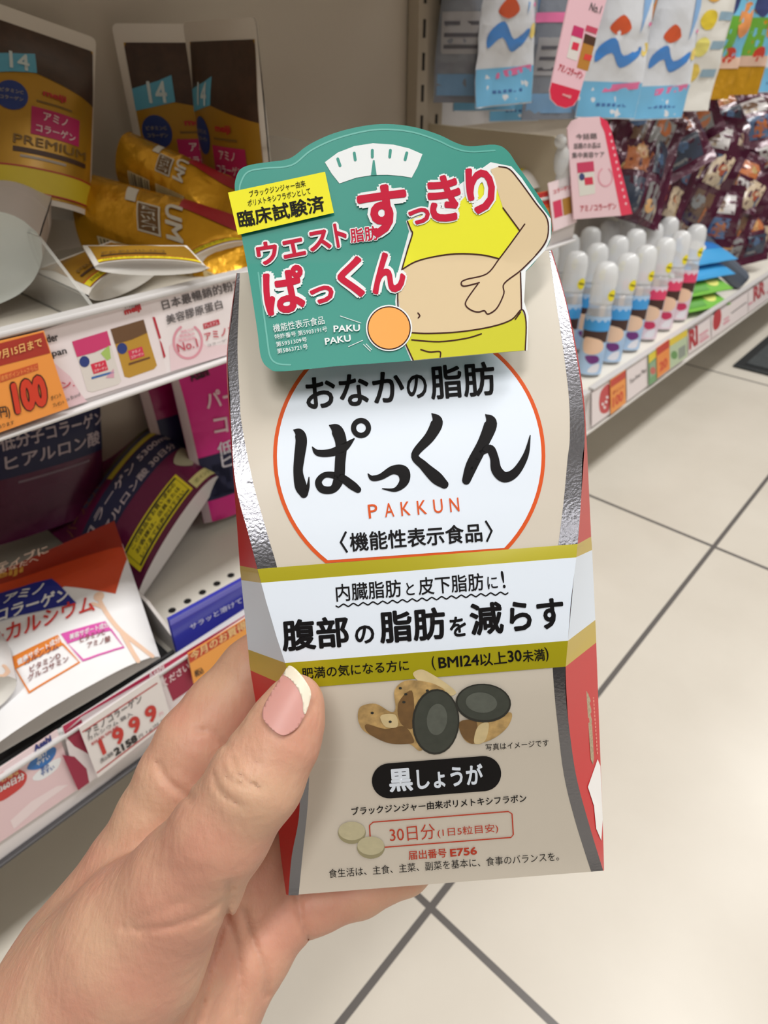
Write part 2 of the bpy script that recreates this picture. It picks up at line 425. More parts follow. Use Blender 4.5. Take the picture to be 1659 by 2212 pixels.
# cards at the right end of the upper rail
c = Card([(1060, 440), (1184, 412), (1196, 498), (1080, 540)], mat((232, 96, 40), 0.55), y=YS - 0.005)
for i, q in enumerate(([(1140, 424), (1182, 414), (1186, 440), (1140, 452)], [(1140, 462), (1188, 448), (1192, 490), (1140, 506)])): c.poly(q, mat([(190, 40, 40), (240, 170, 90)][i], 0.5), 1)
c.text('ポイント', (1146, 444), (1180, 434), 12, mat((250, 190, 110), 0.5), 0.02, 3)
c.done('points_card', 'small orange and red card by the right end of the upper rail', 'card')
c = Card([(1184, 396), (1236, 380), (1246, 480), (1196, 500)], mat((246, 224, 230), 0.5), y=YS - 0.008)
c.poly([(1194, 436), (1212, 430), (1216, 466), (1198, 472)], mat((220, 60, 100), 0.5), 1); c.poly([(1214, 430), (1232, 424), (1236, 460), (1218, 466)], mat((180, 130, 50), 0.5), 1)
c.text('コラーゲン', (1196, 420), (1234, 408), 10, rinkc, 0.02, 3)
c.done('shelf_card', 'small pink card hung below the clear clip on the upper rail', 'card')
# lower rail, left bay
c = Card([z3r(-300, 1700), z3r(330, 1275), z3r(450, 1620), z3r(-220, 2075)], mat((238, 208, 212), 0.5))
c.poly([z3r(-300, 1700), z3r(330, 1275), z3r(345, 1320), z3r(-290, 1745)], mat((248, 226, 230), 0.45), 1)
ztext(c, z3r, 'Asahi', (200, 1408), (300, 1340), 40, mat((40, 50, 130), 0.5), 0.05)
c.poly(spline([z3r(160, 1490), z3r(215, 1410), z3r(300, 1376), z3r(326, 1392), z3r(300, 1450), z3r(230, 1500), z3r(170, 1506)], 4, True), mat((50, 116, 190), 0.45), 2)
c.poly(spline([z3r(190, 1550), z3r(230, 1506), z3r(310, 1450), z3r(352, 1440), z3r(330, 1500), z3r(250, 1560), z3r(200, 1568)], 4, True), mat((244, 246, 250), 0.45), 1)
ztext(c, z3r, '溶け', (216, 1456), (276, 1418), 34, mat(WHITE, 0.5), 0.02); ztext(c, z3r, 'やすい', (214, 1488), (290, 1440), 26, mat(WHITE, 0.5), 0.02); ztext(c, z3r, '飲み', (240, 1520), (286, 1490), 28, mat((60, 100, 170), 0.5), 0.02); ztext(c, z3r, 'やすい', (240, 1548), (316, 1500), 26, mat((60, 100, 170), 0.5), 0.02)
c.poly(spline([z3r(-70, 1640), z3r(0, 1530), z3r(90, 1502), z3r(152, 1530), z3r(140, 1590), z3r(70, 1650), z3r(-10, 1690)], 5, True), mat((206, 60, 56), 0.45), 2)
ztext(c, z3r, 'お得な', (10, 1582), (112, 1530), 34, mat((250, 214, 150), 0.5), 0.02); ztext(c, z3r, '360日分', (0, 1640), (146, 1556), 40, mat(WHITE, 0.5), 0.03)
c.poly([z3r(60, 1800), z3r(180, 1690), z3r(330, 1600), z3r(400, 1590), z3r(250, 1700), z3r(80, 1850)], mat((246, 228, 230), 0.45), 1)
c.done('shelf_card', 'pink shelf card with red and blue ovals on the lower rail', 'card')
c = Card([z3r(360, 1255), z3r(1500, 560), z3r(1560, 900), z3r(450, 1622)], mat((236, 226, 228), 0.5), y=YS - 0.0045)
dr = mat((158, 30, 66), 0.5); drl = mat((190, 34, 82), 0.5)
c.poly([z3r(362, 1254), z3r(1500, 560), z3r(1510, 620), z3r(1200, 780), z3r(470, 1200), z3r(372, 1290)], drl, 1)
c.poly([z3r(372, 1290), z3r(470, 1215), z3r(500, 1300), z3r(520, 1420), z3r(430, 1370), z3r(385, 1320)], dr, 1)
c.poly([z3r(360, 1420), z3r(430, 1430), z3r(500, 1500), z3r(516, 1580), z3r(452, 1626)], dr, 1)
c.poly([z3r(940, 960), z3r(1080, 860), z3r(1130, 1020), z3r(1000, 1110)], dr, 1)
ztext(c, z3r, 'Asahi', (864, 990), (952, 925), 40, mat((250, 230, 236), 0.5), 0.03, 5); ztext(c, z3r, 'ください', (950, 1030), (1096, 925), 44, mat((250, 226, 230), 0.5), 0.02, 5)
c.done('shelf_card', 'crimson and white shelf card on the lower rail behind the 1999 price tag', 'card')
c = Card([z3r(1085, 835), z3r(1600, 520), z3r(1620, 760), z3r(1120, 1010)], mat((250, 170, 80), 0.55), y=YS - 0.009)
c.poly([z3r(1088, 840), z3r(1600, 522), z3r(1604, 575), z3r(1098, 890)], mat((206, 74, 44), 0.5), 1)
ztext(c, z3r, '今月のお買得品', (1104, 880), (1480, 655), 50, mat((252, 214, 150), 0.5), 0.02, 3); ztext(c, z3r, '税込', (1130, 975), (1180, 945), 40, inkk, 0.02, 3)
c.done('sale_card', 'orange sale card on the lower rail beside the index finger', 'card')
c = Card([z3r(455, 1262), z3r(915, 950), z3r(992, 1215), z3r(566, 1552)], mat((240, 234, 232), 0.5), y=YS - 0.009)
rl = mat((196, 70, 70), 0.5)
c.stroke([z3r(478, 1288), z3r(908, 1006)], rl, 1.2, smooth=False, lift=2); c.stroke([z3r(562, 1524), z3r(968, 1216)], rl, 1.2, smooth=False, lift=2)
ztext(c, z3r, 'アミノコラーゲン', (506, 1320), (826, 1108), 44, inkg, 0.015); ztext(c, z3r, 'カルシウム 袋入', (510, 1342), (770, 1190), 24, inkg, 0.01); ztext(c, z3r, '税抜価格', (530, 1370), (690, 1262), 18, rl, 0.01)
ztext(c, z3r, '1 9 9 9', (596, 1424), (922, 1204), 92, mat((204, 52, 44), 0.5), 0.04)
ztext(c, z3r, '2158', (668, 1430), (800, 1338), 42, inkk, 0.05); ztext(c, z3r, '円', (808, 1330), (830, 1314), 22, inkg, 0.0); ztext(c, z3r, '(税込価格', (586, 1474), (660, 1424), 30, inkg, 0.01); ztext(c, z3r, '1g当り', (850, 1300), (960, 1220), 20, inkg); ztext(c, z3r, '円', (925, 1200), (946, 1186), 20, lpink)
c.done('price_tag', 'white price tag reading 1999 in red', 'price tag')
# right bay rail cards
z5r = lambda x, y: (1100 + x / 2.968, 420 + y / 2.968)
def rcard(pts, m, label, name='shelf_card', y=YS - 0.004, draw=None):
    c = Card([z5r(*p) for p in pts], m, y)
    if draw: draw(c)
    return c.done(name, label, 'card')
def d1(c):
    c.poly(spline([z5r(576, 1340), z5r(590, 1260), z5r(640, 1215), z5r(650, 1300), z5r(636, 1390), z5r(590, 1400)], 4, True), mat((206, 74, 78), 0.5), 1)
    for x, y in ((600, 1345), (622, 1330), (612, 1365), (628, 1300)): c.ell(*z5r(x, y), 2.6, 3.2, pinkw, 0, 2)
rcard([(530, 1270), (650, 1190), (652, 1400), (530, 1490)], pinkw, 'white card with a red blossom mark at the near end of the right rail', draw=d1)
def d2(c):
    c.poly([z5r(650, 1195), z5r(746, 1128), z5r(746, 1175), z5r(652, 1240)], mat((206, 66, 50), 0.5), 1)
    c.text('100', z5r(664, 1370), z5r(732, 1318), 22, mat((226, 80, 50), 0.5), 0.04, 2); c.text('ポイント', z5r(664, 1290), z5r(736, 1240), 9, mat((206, 66, 50), 0.5), 0.02, 2)
rcard([(648, 1192), (746, 1124), (748, 1336), (652, 1412)], mat((248, 160, 76), 0.5), 'orange points card second from the near end of the right rail', 'points_card', YS - 0.006, d2)
def d3(c): c.text('Tax-free Plus', z5r(772, 1220), z5r(880, 1135), 10, inkg, 0.01, 2)
rcard([(752, 1125), (892, 1030), (894, 1220), (756, 1325)], pinkw, 'white card with small grey lettering on the right rail', draw=d3)
def d4(c):
    c.poly([z5r(894, 1030), z5r(944, 995), z5r(944, 1040), z5r(896, 1085)], mat((236, 214, 60), 0.5), 1); c.poly([z5r(900, 1090), z5r(940, 1060), z5r(942, 1150), z5r(902, 1180)], mat((150, 180, 150), 0.5), 1)
    c.ell(*z5r(922, 1130), 6, 8, mat((206, 110, 100), 0.5), 0, 2)
rcard([(893, 1026), (946, 990), (948, 1190), (896, 1226)], mat((120, 170, 120), 0.5), 'narrow green and yellow card on the right rail', 'price_tag', YS - 0.006, d4)
rcard([(944, 985), (1026, 928), (1030, 1120), (950, 1180)], mat((246, 150, 70), 0.5), 'orange points card between the green cards of the right rail', 'points_card', YS - 0.007,
      lambda c: (c.poly([z5r(946, 986), z5r(1026, 930), z5r(1026, 980), z5r(948, 1035)], mat((206, 66, 50), 0.5), 1), c.text('20', z5r(965, 1140), z5r(1015, 1100), 20, mat((226, 80, 50), 0.5), 0.04, 2)))
rcard([(1028, 930), (1142, 865), (1142, 1040), (1030, 1120)], mat((196, 214, 180), 0.5), 'pale green and yellow card left of the red letters on the right rail', 'price_tag', YS - 0.006,
      lambda c: (c.poly([z5r(1028, 930), z5r(1142, 865), z5r(1142, 905), z5r(1030, 975)], mat((236, 210, 70), 0.5), 1), c.ell(*z5r(1058, 1030), 7, 9, mat((110, 160, 96), 0.5), 0, 1), c.poly([z5r(1085, 990), z5r(1130, 960), z5r(1130, 1030), z5r(1086, 1060)], mat((150, 160, 150), 0.5), 1)))
rcard([(1146, 890), (1290, 790), (1292, 925), (1150, 1020)], pinkw, 'white card with large red letters RI on the right rail', y=YS - 0.004,
      draw=lambda c: (c.text('RI', z5r(1155, 1000), z5r(1212, 960), 42, mat((186, 50, 60), 0.5), 0.05, 2), c.stroke([z5r(1225, 945), z5r(1275, 910)], lpink, 2.2, smooth=False, lift=2), c.stroke([z5r(1222, 905), z5r(1272, 870)], lpink, 1.8, smooth=False, lift=2), c.stroke([z5r(1224, 925), z5r(1266, 895)], lpink, 1.2, smooth=False, lift=2)))
def d6(c):
    c.poly(spline([z5r(1306, 830), z5r(1316, 765), z5r(1352, 736), z5r(1360, 790), z5r(1345, 850), z5r(1316, 870)], 4, True), mat((196, 64, 70), 0.5), 1)
    c.stroke([z5r(1376, 830), z5r(1408, 806)], lpink, 2.0, smooth=False, lift=2); c.stroke([z5r(1378, 805), z5r(1406, 785)], lpink, 1.5, smooth=False, lift=2); c.stroke([z5r(1425, 762), z5r(1520, 692)], inkg, 0.9, smooth=False, lift=2)
rcard([(1296, 785), (1530, 625), (1530, 760), (1298, 920)], pinkw, 'white card with a red blossom mark right of the letters RI', draw=d6)
rcard([(1534, 622), (1900, 370), (1900, 500), (1534, 758)], pinkw, 'white card with pink and red lettering at the far right of the rail',
      draw=lambda c: (c.text('RR', z5r(1566, 692), z5r(1640, 640), 32, mat((186, 60, 74), 0.5), 0.05, 2), c.stroke([z5r(1538, 705), z5r(1556, 692)], lpink, 2.0, smooth=False, lift=2), c.stroke([z5r(1655, 630), z5r(1720, 585)], lpink, 2.0, smooth=False, lift=2)))

# ------------------------------------------------------------------ pouches
class Pouch(Sheet):
    """a filled pouch: two bulging sheets with flat seals; prints are given in photo pixels on its own plane"""
    def __init__(s, BL, BR, TL, t, m, seal=0.1, gus=0.0, gm=None, back=None, nseed=0.0, crumple=0.0, sealb=0.0, taper=0.0, corner=0.03, arch=0.0, nx=22, ny=26, bk=1.0):
        s.bk = bk
        x = (BR - BL); s.w = x.length; x.normalize()
        y = TL - BL; s.sk = y.dot(x); y -= x * s.sk; s.h = y.length; s.sk /= s.h; y.normalize()
        z = x.cross(y)
        M = Matrix((x, y, z)).transposed().to_4x4(); M.translation = BL
        s.M, s.I = M, M.inverted()
        s.t, s.seal, s.sealb, s.ns, s.cr, s.gus, s.taper, s.corner, s.arch = t, seal, sealb, nseed, crumple, gus, taper, corner, arch
        Sheet.__init__(s, s.front, step=(s.w / nx, s.h / ny), lift=0.00022)
        s.nx, s.ny, s.base = nx, ny, m
        out = s.outline()
        s.poly(out, m, 0)
        f = s.f; s.f = s.backf; s.flip = True
        s.poly(out, back or m, 0)
        s.f = f; s.flip = False
        s.gm = gm
    def wid(s, b): return 1 - s.taper * max(0, b - 0.2) / 0.8
    def outline(s):
        c = s.corner * s.h; cw = min(c, s.w * 0.3)
        def P(a, b): return (s.w * 0.5 + s.w * (a - 0.5) * s.wid(b), b * s.h)
        pts = [P(i / 12, 0) for i in range(13)] + [P(1, b / 12) for b in range(1, 12)]
        tx = [(1 - cw / s.w * (1 - math.sin(k * math.pi / 8)), 1 - c / s.h * (1 - math.cos(k * math.pi / 8))) for k in range(5)]
        pts += [P(1 - cw / s.w * (1 - math.cos(k * math.pi / 8)), 1 - c / s.h * (1 - math.sin(k * math.pi / 8))) for k in range(5)]
        pts += [P(i / 12, 1) for i in range(11, 0, -1)]
        pts += [P(cw / s.w * (1 - math.sin(k * math.pi / 8)), 1 - c / s.h * (1 - math.cos(k * math.pi / 8))) for k in range(5)]
        pts += [P(0, b / 12) for b in range(11, 0, -1)]
        return pts
    def prof(s, x, y):
        b = min(max(y / s.h, 0), 1); a = ((x - s.w / 2) / (s.w / 2 * s.wid(b)))
        a = min(abs(a), 1)
        g = 1.0
        if s.seal: k = (1 - b - s.seal) / 0.34; g = min(g, max(0, min(1, k)))
        if s.sealb: k = (b - s.sealb) / 0.34; g = min(g, max(0, min(1, k)))
        g = g * g * (3 - 2 * g)
        e = max(0, 1 - a ** 2.2) ** 0.6
        return 0.5 * s.t * e * g
    def crump(s, x, y):
        if not s.cr: return 0
        p = Vector((x * 28 + s.ns, y * 28 - s.ns, s.ns * 0.7)); q = Vector((x * 75, y * 75 + s.ns, 3.1))
        return s.cr * (noise.noise(p) + (0.5 - abs(noise.noise(q))) * 0.7)
    def bend(s, y): return s.arch * 4 * (y / s.h) * (1 - y / s.h)
    def front(s, x, y, l):
        return Vector((x + s.sk * y, y, s.prof(x, y) + 0.0006 + s.crump(x, y) + s.bend(y) + l))
    def backf(s, x, y, l):
        return Vector((x + s.sk * y, y, -s.bk * s.prof(x, y) - 0.0006 + s.crump(x, y) + s.bend(y) - l))
    def px(s, u, v):
        o = s.I @ CAM; d = (s.I.to_3x3() @ ray(u, v))
        zt = s.t * 0.4; x = y = 0
        for _ in range(4):
            k = (zt - o.z) / d.z; x, y = o.x + d.x * k, o.y + d.y * k
            x -= s.sk * y
            zt = s.prof(min(max(x, 0), s.w), min(max(y, 0), s.h)) + s.bend(y)
        return (min(max(x, s.w * 0.003), s.w * 0.997), min(max(y, s.h * 0.003), s.h * 0.997))
    def ab(s, a, b): return (a * s.w, b * s.h)
    def pquad(s, pts, m, L=2): s.poly([s.px(*p) for p in pts], m, L)
    def aquad(s, a0, b0, a1, b1, m, L=2): s.poly([s.ab(a0, b0), s.ab(a1, b0), s.ab(a1, b1), s.ab(a0, b1)], m, L)
    def aell(s, a, b, ra, m, L=3, k=1.0): s.ell(a * s.w, b * s.h, ra * s.w, ra * s.w * k, m, 0, L)
    def atext(s, t, a0, b0, a1, h, m, bold=0.02, L=5, rot=0.0):
        s.text(t, s.ab(a0, b0), (a1 * s.w, b0 * s.h + rot), h * s.h, m, bold, L)
    def done(s, name, label, group=None, cat='pouch'):
        o = tag(s.build(name, None, s.M), label, cat, group)
        sm = mat((225, 222, 216), 0.4) if s.gm is None else s.gm
        if s.gus:
            V, F = [], []; n = 20
            for i in range(n + 1):
                x = s.w * (0.004 + 0.992 * i / n); f = s.front(x, 0, 0); b = s.backf(x, 0, 0)
                for k in range(7):
                    q = k / 6; p = f.lerp(b, q); e = 4 * q * (1 - q); a = 1 - abs(2 * i / n - 1) ** 2
                    p.y += s.gus * e * a; V.append(p)
            for i in range(n):
                for k in range(6): j = i * 7 + k; F.append([j, j + 1, j + 8, j + 7])
            g = Sheet(None); g.V, g.F, g.MI = V, F, [0] * len(F); g.mi(sm); g.build('bottom_gusset', o)
        return o
goldf, brownf, cyanp, bluep, magp = mat((180, 134, 36), 0.34, 0.35, 0.1), mat((66, 44, 32), 0.4, noise_amt=0.5, nscale=120), mat((92, 172, 204), 0.5), mat((32, 56, 128), 0.5), mat((184, 24, 92), 0.5)
whitep, yelp, greyt, goldk = mat((222, 214, 204), 0.45), mat((230, 214, 36), 0.5), mat((170, 160, 150), 0.5), mat((120, 90, 40), 0.5)
def gold_pouch(p, full=True, cut=1.0):
    p.aquad(0.07, 0.03, 0.97, 0.92, goldf, 1)
    p.poly([p.ab(0.07, 0.64), p.ab(0.4, 0.66), p.ab(0.97, 0.6), p.ab(0.97, 0.9), p.ab(0.95, 0.92), p.ab(0.09, 0.92), p.ab(0.07, 0.9)], brownf, 2)
    p.poly([p.ab(0.07, 0.62), p.ab(0.42, 0.66), p.ab(0.42, 0.78), p.ab(0.3, 0.755), p.ab(0.07, 0.72)], cyanp, 3)
    p.atext('14', 0.2, 0.655, 0.36, 0.1, mat((206, 220, 224), 0.5), 0.02)
    p.aell(0.22, 0.52, 0.13, bluep, 3); p.atext('ビタミンC', 0.13, 0.53, 0.31, 0.02, greyt); p.atext('コラーゲン', 0.13, 0.495, 0.31, 0.02, greyt)
    p.atext('meiji', 0.47, 0.54, 0.68, 0.04, mat((190, 44, 50), 0.5), 0.04); p.aquad(0.42, 0.512, 0.74, 0.522, goldk, 3)
    p.aquad(0.38, 0.345, 0.82, 0.485, magp, 3)
    p.atext('アミノ', 0.48, 0.425, 0.7, 0.042, mat((236, 214, 214), 0.5), 0.015); p.atext('コラーゲン', 0.42, 0.36, 0.78, 0.042, mat((236, 214, 214), 0.5), 0.015)
    p.atext('PREMIUM', 0.24, 0.285, 0.9, 0.045, goldk, 0.01); p.aquad(0.24, 0.245, 0.9, 0.27, mat((70, 44, 30), 0.5), 3)
    p.aquad(0.3, 0.22, 0.7, 0.232, greyt, 3)
    p.aquad(0.07, 0.05, 0.97, 0.17, mat((214, 190, 40), 0.5), 3); p.aquad(0.07, 0.17, 0.97, 0.178, mat((176, 40, 40), 0.5), 4); p.aquad(0.07, 0.045, 0.97, 0.053, mat((176, 40, 40), 0.5), 4)
# ------- thin tray; its dark grey stands in for shadow under the front pouches
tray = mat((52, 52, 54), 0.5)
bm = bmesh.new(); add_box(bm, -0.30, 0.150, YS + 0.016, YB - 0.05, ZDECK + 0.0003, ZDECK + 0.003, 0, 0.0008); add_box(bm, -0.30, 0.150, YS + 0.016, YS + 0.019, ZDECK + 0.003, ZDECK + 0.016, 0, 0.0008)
tag(bm_obj('shadow_tray', bm, tray, None, None, False), 'tray painted dark for the shadow under the white pouch with the blue title', 'tray')
# ------- upper shelf, left to right
p = Pouch(atD(-50, 432, 0.435), atD(194, 474, 0.485), atD(-38, -4, 0.43), 0.03, whitep, seal=0.06, gus=0.02); gold_pouch(p); p.done('collagen_pouch', 'large gold and brown collagen pouch at the left of the upper shelf', 'gold pouches on the upper shelf')
def upright(tl, tr):
    h = tl.z - ZSH - 0.001; bl = tl - Vector((0, 0, h)); tr = Vector((tr.x, tr.y, tl.z))
    return bl, bl + (tr - tl), tl
p = Pouch(*upright(atD(240, 50, 0.497), atD(505, 50, 0.512)), 0.02, whitep, seal=0.06, gus=0.02); gold_pouch(p); p.done('collagen_pouch', 'white edged gold pouch standing between the large pouch and the rightmost pouch', 'gold pouches on the upper shelf')
p = Pouch(*upright(atD(396, 48, 0.487), atD(553, 38, 0.425)), 0.02, whitep, seal=0.06, gus=0.02); gold_pouch(p); p.done('collagen_pouch', 'white edged gold pouch standing rightmost on the upper shelf', 'gold pouches on the upper shelf')
gfoil = mat((206, 150, 26), 0.26, 0.6, bump=0.5, bscale=50); dorange = mat((150, 86, 20), 0.5)
def side_pouch(p):
    p.aquad(0.8, 0.12, 0.985, 0.32, mat((206, 190, 150), 0.45), 3)
    for k in range(9): p.aquad(0.815, 0.135 + k * 0.02, 0.97, 0.142 + k * 0.02 + 0.004 * (k % 3), mat((80, 66, 50), 0.5), 4)
    p.aquad(0.8, 0.38, 0.985, 0.64, mat((196, 176, 130), 0.45), 3); p.aquad(0.8, 0.7, 0.985, 0.99, mat((190, 170, 120), 0.45), 3)
    for k in range(5): p.aquad(0.82 + k * 0.03, 0.4, 0.826 + k * 0.03, 0.62, goldk, 4); p.aquad(0.82 + k * 0.03, 0.72, 0.826 + k * 0.03, 0.97, goldk, 4)
    br = mat((110, 76, 36), 0.45); sv = mat((206, 200, 186), 0.35)
    p.aquad(0.28, 0.37, 0.62, 0.5, sv, 3); p.aquad(0.3, 0.378, 0.6, 0.49, br, 4); p.text('プレミアム', p.ab(0.58, 0.395), p.ab(0.32, 0.395), -0.09 * p.h, sv, 0.02, 6)
    p.text('UM', p.ab(0.2, 0.53), p.ab(0.62, 0.53), 0.09 * p.h, sv, 0.03, 5)
    p.aquad(0.1, 0.30, 0.3, 0.36, sv, 3)
    p.aquad(0.02, 0.6, 0.2, 1.0, mat((166, 30, 40), 0.4), 3)
p = Pouch(atD(186, 374, 0.50), atD(192, 556, 0.492), atD(560, 478, 0.475), 0.036, gfoil, seal=0.08, gus=0.02, gm=dorange, crumple=0.0012, nseed=3, bk=0.3); side_pouch(p); p.done('collagen_pouch', 'shiny gold pouch lying on its side on the white pouches', 'gold pouches lying on the shelf')
p = Pouch(atD(292, 292, 0.52), atD(262, 402, 0.515), atD(520, 392, 0.50), 0.03, gfoil, seal=0.08, gus=0.02, gm=dorange, crumple=0.0012, nseed=9); side_pouch(p); p.done('collagen_pouch', 'shiny gold pouch lying tilted behind the other fallen gold pouch', 'gold pouches lying on the shelf')
wedge = mat((232, 228, 222), 0.4)
def flat_pouch(p):
    p.aquad(0.05, 0.03, 0.97, 0.95, goldf, 1); p.aquad(0.05, 0.03, 0.97, 0.14, yelp, 2); p.aquad(0.05, 0.14, 0.97, 0.155, mat((190, 50, 40), 0.5), 3); p.aquad(0.05, 0.025, 0.97, 0.035, mat((190, 50, 40), 0.5), 3)
    p.atext('開封後はお早めに', 0.1, 0.06, 0.9, 0.05, mat((110, 100, 30), 0.5), 0.0)
    p.aquad(0.1, 0.24, 0.7, 0.28, mat((70, 44, 30), 0.5), 3); p.atext('PREMIUM', 0.12, 0.32, 0.7, 0.06, goldk, 0.01)
p = Pouch(onZ(192, 640, ZSH + 0.013), onZ(352, 566, ZSH + 0.013), onZ(70, 585, ZSH + 0.02), 0.016, wedge, seal=0.04, gus=0.008); flat_pouch(p); p.done('collagen_pouch', 'flat white edged pouch with yellow strip, lowest by the front of the upper shelf')
p = Pouch(onZ(205, 578, ZSH + 0.03), onZ(446, 578, ZSH + 0.03), onZ(178, 532, ZSH + 0.034), 0.008, wedge, seal=0.04, gus=0.006); flat_pouch(p); p.done('collagen_pouch', 'flat white edged pouch lying under the shiny gold pouch')
p = Pouch(atD(400, 578, 0.455), atD(540, 528, 0.475), atD(330, 520, 0.50), 0.012, wedge, seal=0.04, gus=0.006); flat_pouch(p); p.done('collagen_pouch', 'flat white edged pouch near the left edge of the teal card')
pw = mat((214, 220, 216), 0.4)
p = Pouch(atD(-190, 620, 0.35), atD(86, 512, 0.385), atD(-106, 492, 0.43), 0.05, mat((206, 198, 194), 0.4), seal=0.05, gus=0.012, gm=pw, crumple=0.0006); p.done('collagen_pouch', 'pale white pouch fallen forward at the left edge, base to the front')
p = Pouch(atD(1090, 432, 0.70), atD(1190, 408, 0.76), atD(1130, 352, 0.74), 0.02, mat((220, 216, 210), 0.4), seal=0.05, gus=0.01); p.aquad(0.0, 0.72, 1, 0.95, yelp, 2); p.done('collagen_pouch', 'white pouch lying at the right end of the upper shelf')
# clear acrylic dividers on the upper shelf
acr = mat((236, 236, 232), 0.1, alpha=0.22); acre = mat((196, 196, 192), 0.2, alpha=0.6)
def divider(pts, label, name='shelf_divider', m=acr, t=0.002, nrm=None):
    P = [Vector(p) for p in pts]; c = sum(P, Vector()) / len(P)
    n = (P[1] - P[0]).cross(P[2] - P[0]).normalized() * t
    bm = bmesh.new(); a = [bm.verts.new(p - c) for p in P]; b = [bm.verts.new(p - c + n) for p in P]; k = len(P)
    bm.faces.new(a[::-1]); bm.faces.new(b)
    for i in range(k): f = bm.faces.new((a[i], a[(i + 1) % k], b[(i + 1) % k], b[i])); f.material_index = 1
    return tag(bm_obj(name, bm, [m, acre if m is acr else m], None, Matrix.Translation(c), False), label, 'divider')
xd = onY(195, 648, YS + 0.01).x
divider([(xd, YS + 0.008, ZSH), (xd, YB - 0.03, ZSH), (xd, YB - 0.03, ZSH + 0.05), (xd, YS + 0.06, ZSH + 0.045), (xd, YS + 0.008, ZSH + 0.012)], 'clear acrylic divider on the upper shelf above the pink cards')
xd = onY(540, 290, YB - 0.04).x
divider([(xd, YS + 0.03, ZSH), (xd, YB - 0.03, ZSH), (xd, YB - 0.03, ZSH + 0.075), (xd, YS + 0.05, ZSH + 0.07)], 'clear acrylic divider right of the standing gold pouches')

# ------- lower shelf of the left bay
dmag, navy, hotp = mat((84, 14, 56), 0.34, 0.1, 0.2, bump=0.3, bscale=60), mat((26, 30, 70), 0.45), mat((222, 38, 140), 0.32, 0.1, 0.2, bump=0.3, bscale=60)
lt = mat((190, 176, 184), 0.5); ydim = mat((196, 180, 60), 0.5)
p = Pouch(onY(-60, 1190, 0.555), onY(225, 1090, 0.56), onY(-90, 850, 0.588), 0.03, dmag, seal=0.06, gus=0.015)
p.aquad(0, 0.42, 1, 0.74, navy, 2); p.atext('低分子コラーゲン', 0.2, 0.6, 1.0, 0.1, lt, 0.02); p.atext('ヒアルロン酸', 0.22, 0.47, 0.96, 0.1, lt, 0.02); p.aquad(0.3, 0.37, 0.85, 0.385, mat((130, 110, 124), 0.5), 2)
p.done('collagen_pouch', 'dark magenta pouch standing at the back, left on the lower shelf', 'magenta pouches')
p = Pouch(onZ(292, 1310, ZDECK + 0.004), onZ(476, 1036, ZDECK + 0.05), onZ(92, 1135, ZDECK + 0.055), 0.088, mat((104, 16, 66), 0.34, 0.1, 0.2, bump=0.3, bscale=60), seal=0.06, gus=0.003, gm=mat((240, 236, 234), 0.4), bk=0.05)
p.aquad(0, 0.4, 1, 0.62, navy, 2); p.atext('コラーゲン 5300mg', 0.06, 0.52, 0.94, 0.07, lt, 0.02); p.atext('ヒアルロン酸 30日分', 0.06, 0.42, 0.9, 0.06, lt, 0.02); p.aquad(0.4, 0.63, 1, 0.69, ydim, 3); p.aquad(0.2, 0.7, 1, 0.76, mat((70, 80, 110), 0.5), 3); p.aquad(0.3, 0.78, 1, 0.83, mat((90, 90, 50), 0.5), 3)
p.atext('パーフェクト', 0.04, 0.68, 0.36, 0.12, mat((140, 90, 60), 0.5), 0.0)
p.aquad(0.12, 0.05, 0.7, 0.24, mat((236, 220, 40), 0.5), 3); p.stroke([p.ab(0.145, 0.07), p.ab(0.675, 0.07), p.ab(0.675, 0.22), p.ab(0.145, 0.22)], inkk, p.w * 0.006, smooth=False, closed=True, lift=4)
for k, t_ in enumerate(('この商品をお買い求めの', 'お客様は、店員または', 'レジまでお声かけ下さい')): p.atext(t_, 0.18, 0.175 - k * 0.048, 0.64, 0.035, inkk, 0.01)
p.aquad(0.72, 0.03, 0.97, 0.12, mat((226, 222, 150), 0.5), 3); p.atext('ポイント', 0.75, 0.055, 0.93, 0.035, mat((150, 150, 90), 0.5), 0.01)
p.poly(spline([p.ab(0.76, 0.32), p.ab(0.95, 0.4), p.ab(0.93, 0.28), p.ab(0.85, 0.2)], 5, True), mat((170, 166, 140), 0.5), 3)
p.done('collagen_pouch', 'dark magenta pouch lying with its white base open to the front', 'magenta pouches')
p = Pouch(onY(345, 1010, 0.57), onY(470, 960, 0.57), onY(275, 760, 0.59), 0.02, mat((150, 14, 88), 0.34, 0.1, 0.2, bump=0.3, bscale=60), seal=0.06, gus=0.01)
p.aquad(0.1, 0.1, 1, 0.42, navy, 2); p.aquad(0, 0, 0.1, 1, mat((190, 170, 170), 0.5), 1); p.done('collagen_pouch', 'magenta pouch with navy band, half hidden behind the bright pink one', 'magenta pouches')
p = Pouch(onY(440, 1130, 0.515), onY(640, 1040, 0.515), onY(345, 720, 0.56), 0.03, hotp, seal=0.06, gus=0.01)
p.aquad(0.05, 0.12, 1, 0.36, navy, 2); p.aquad(0.0, 0, 0.05, 1, mat((196, 176, 180), 0.5), 1)
p.pquad([(445, 1010), (500, 990), (510, 1060), (455, 1075)], navy, 2)
p.text('Asahi', p.px(412, 825), p.px(452, 810), p.h * 0.05, inkk, 0.03, 5); p.text('パーフェクト', p.px(446, 885), p.px(640, 830), p.h * 0.09, mat((250, 220, 230), 0.5), 0.02, 5); p.text('コラーゲン', p.px(462, 940), p.px(640, 890), p.h * 0.1, mat((250, 220, 230), 0.5), 0.02, 5)
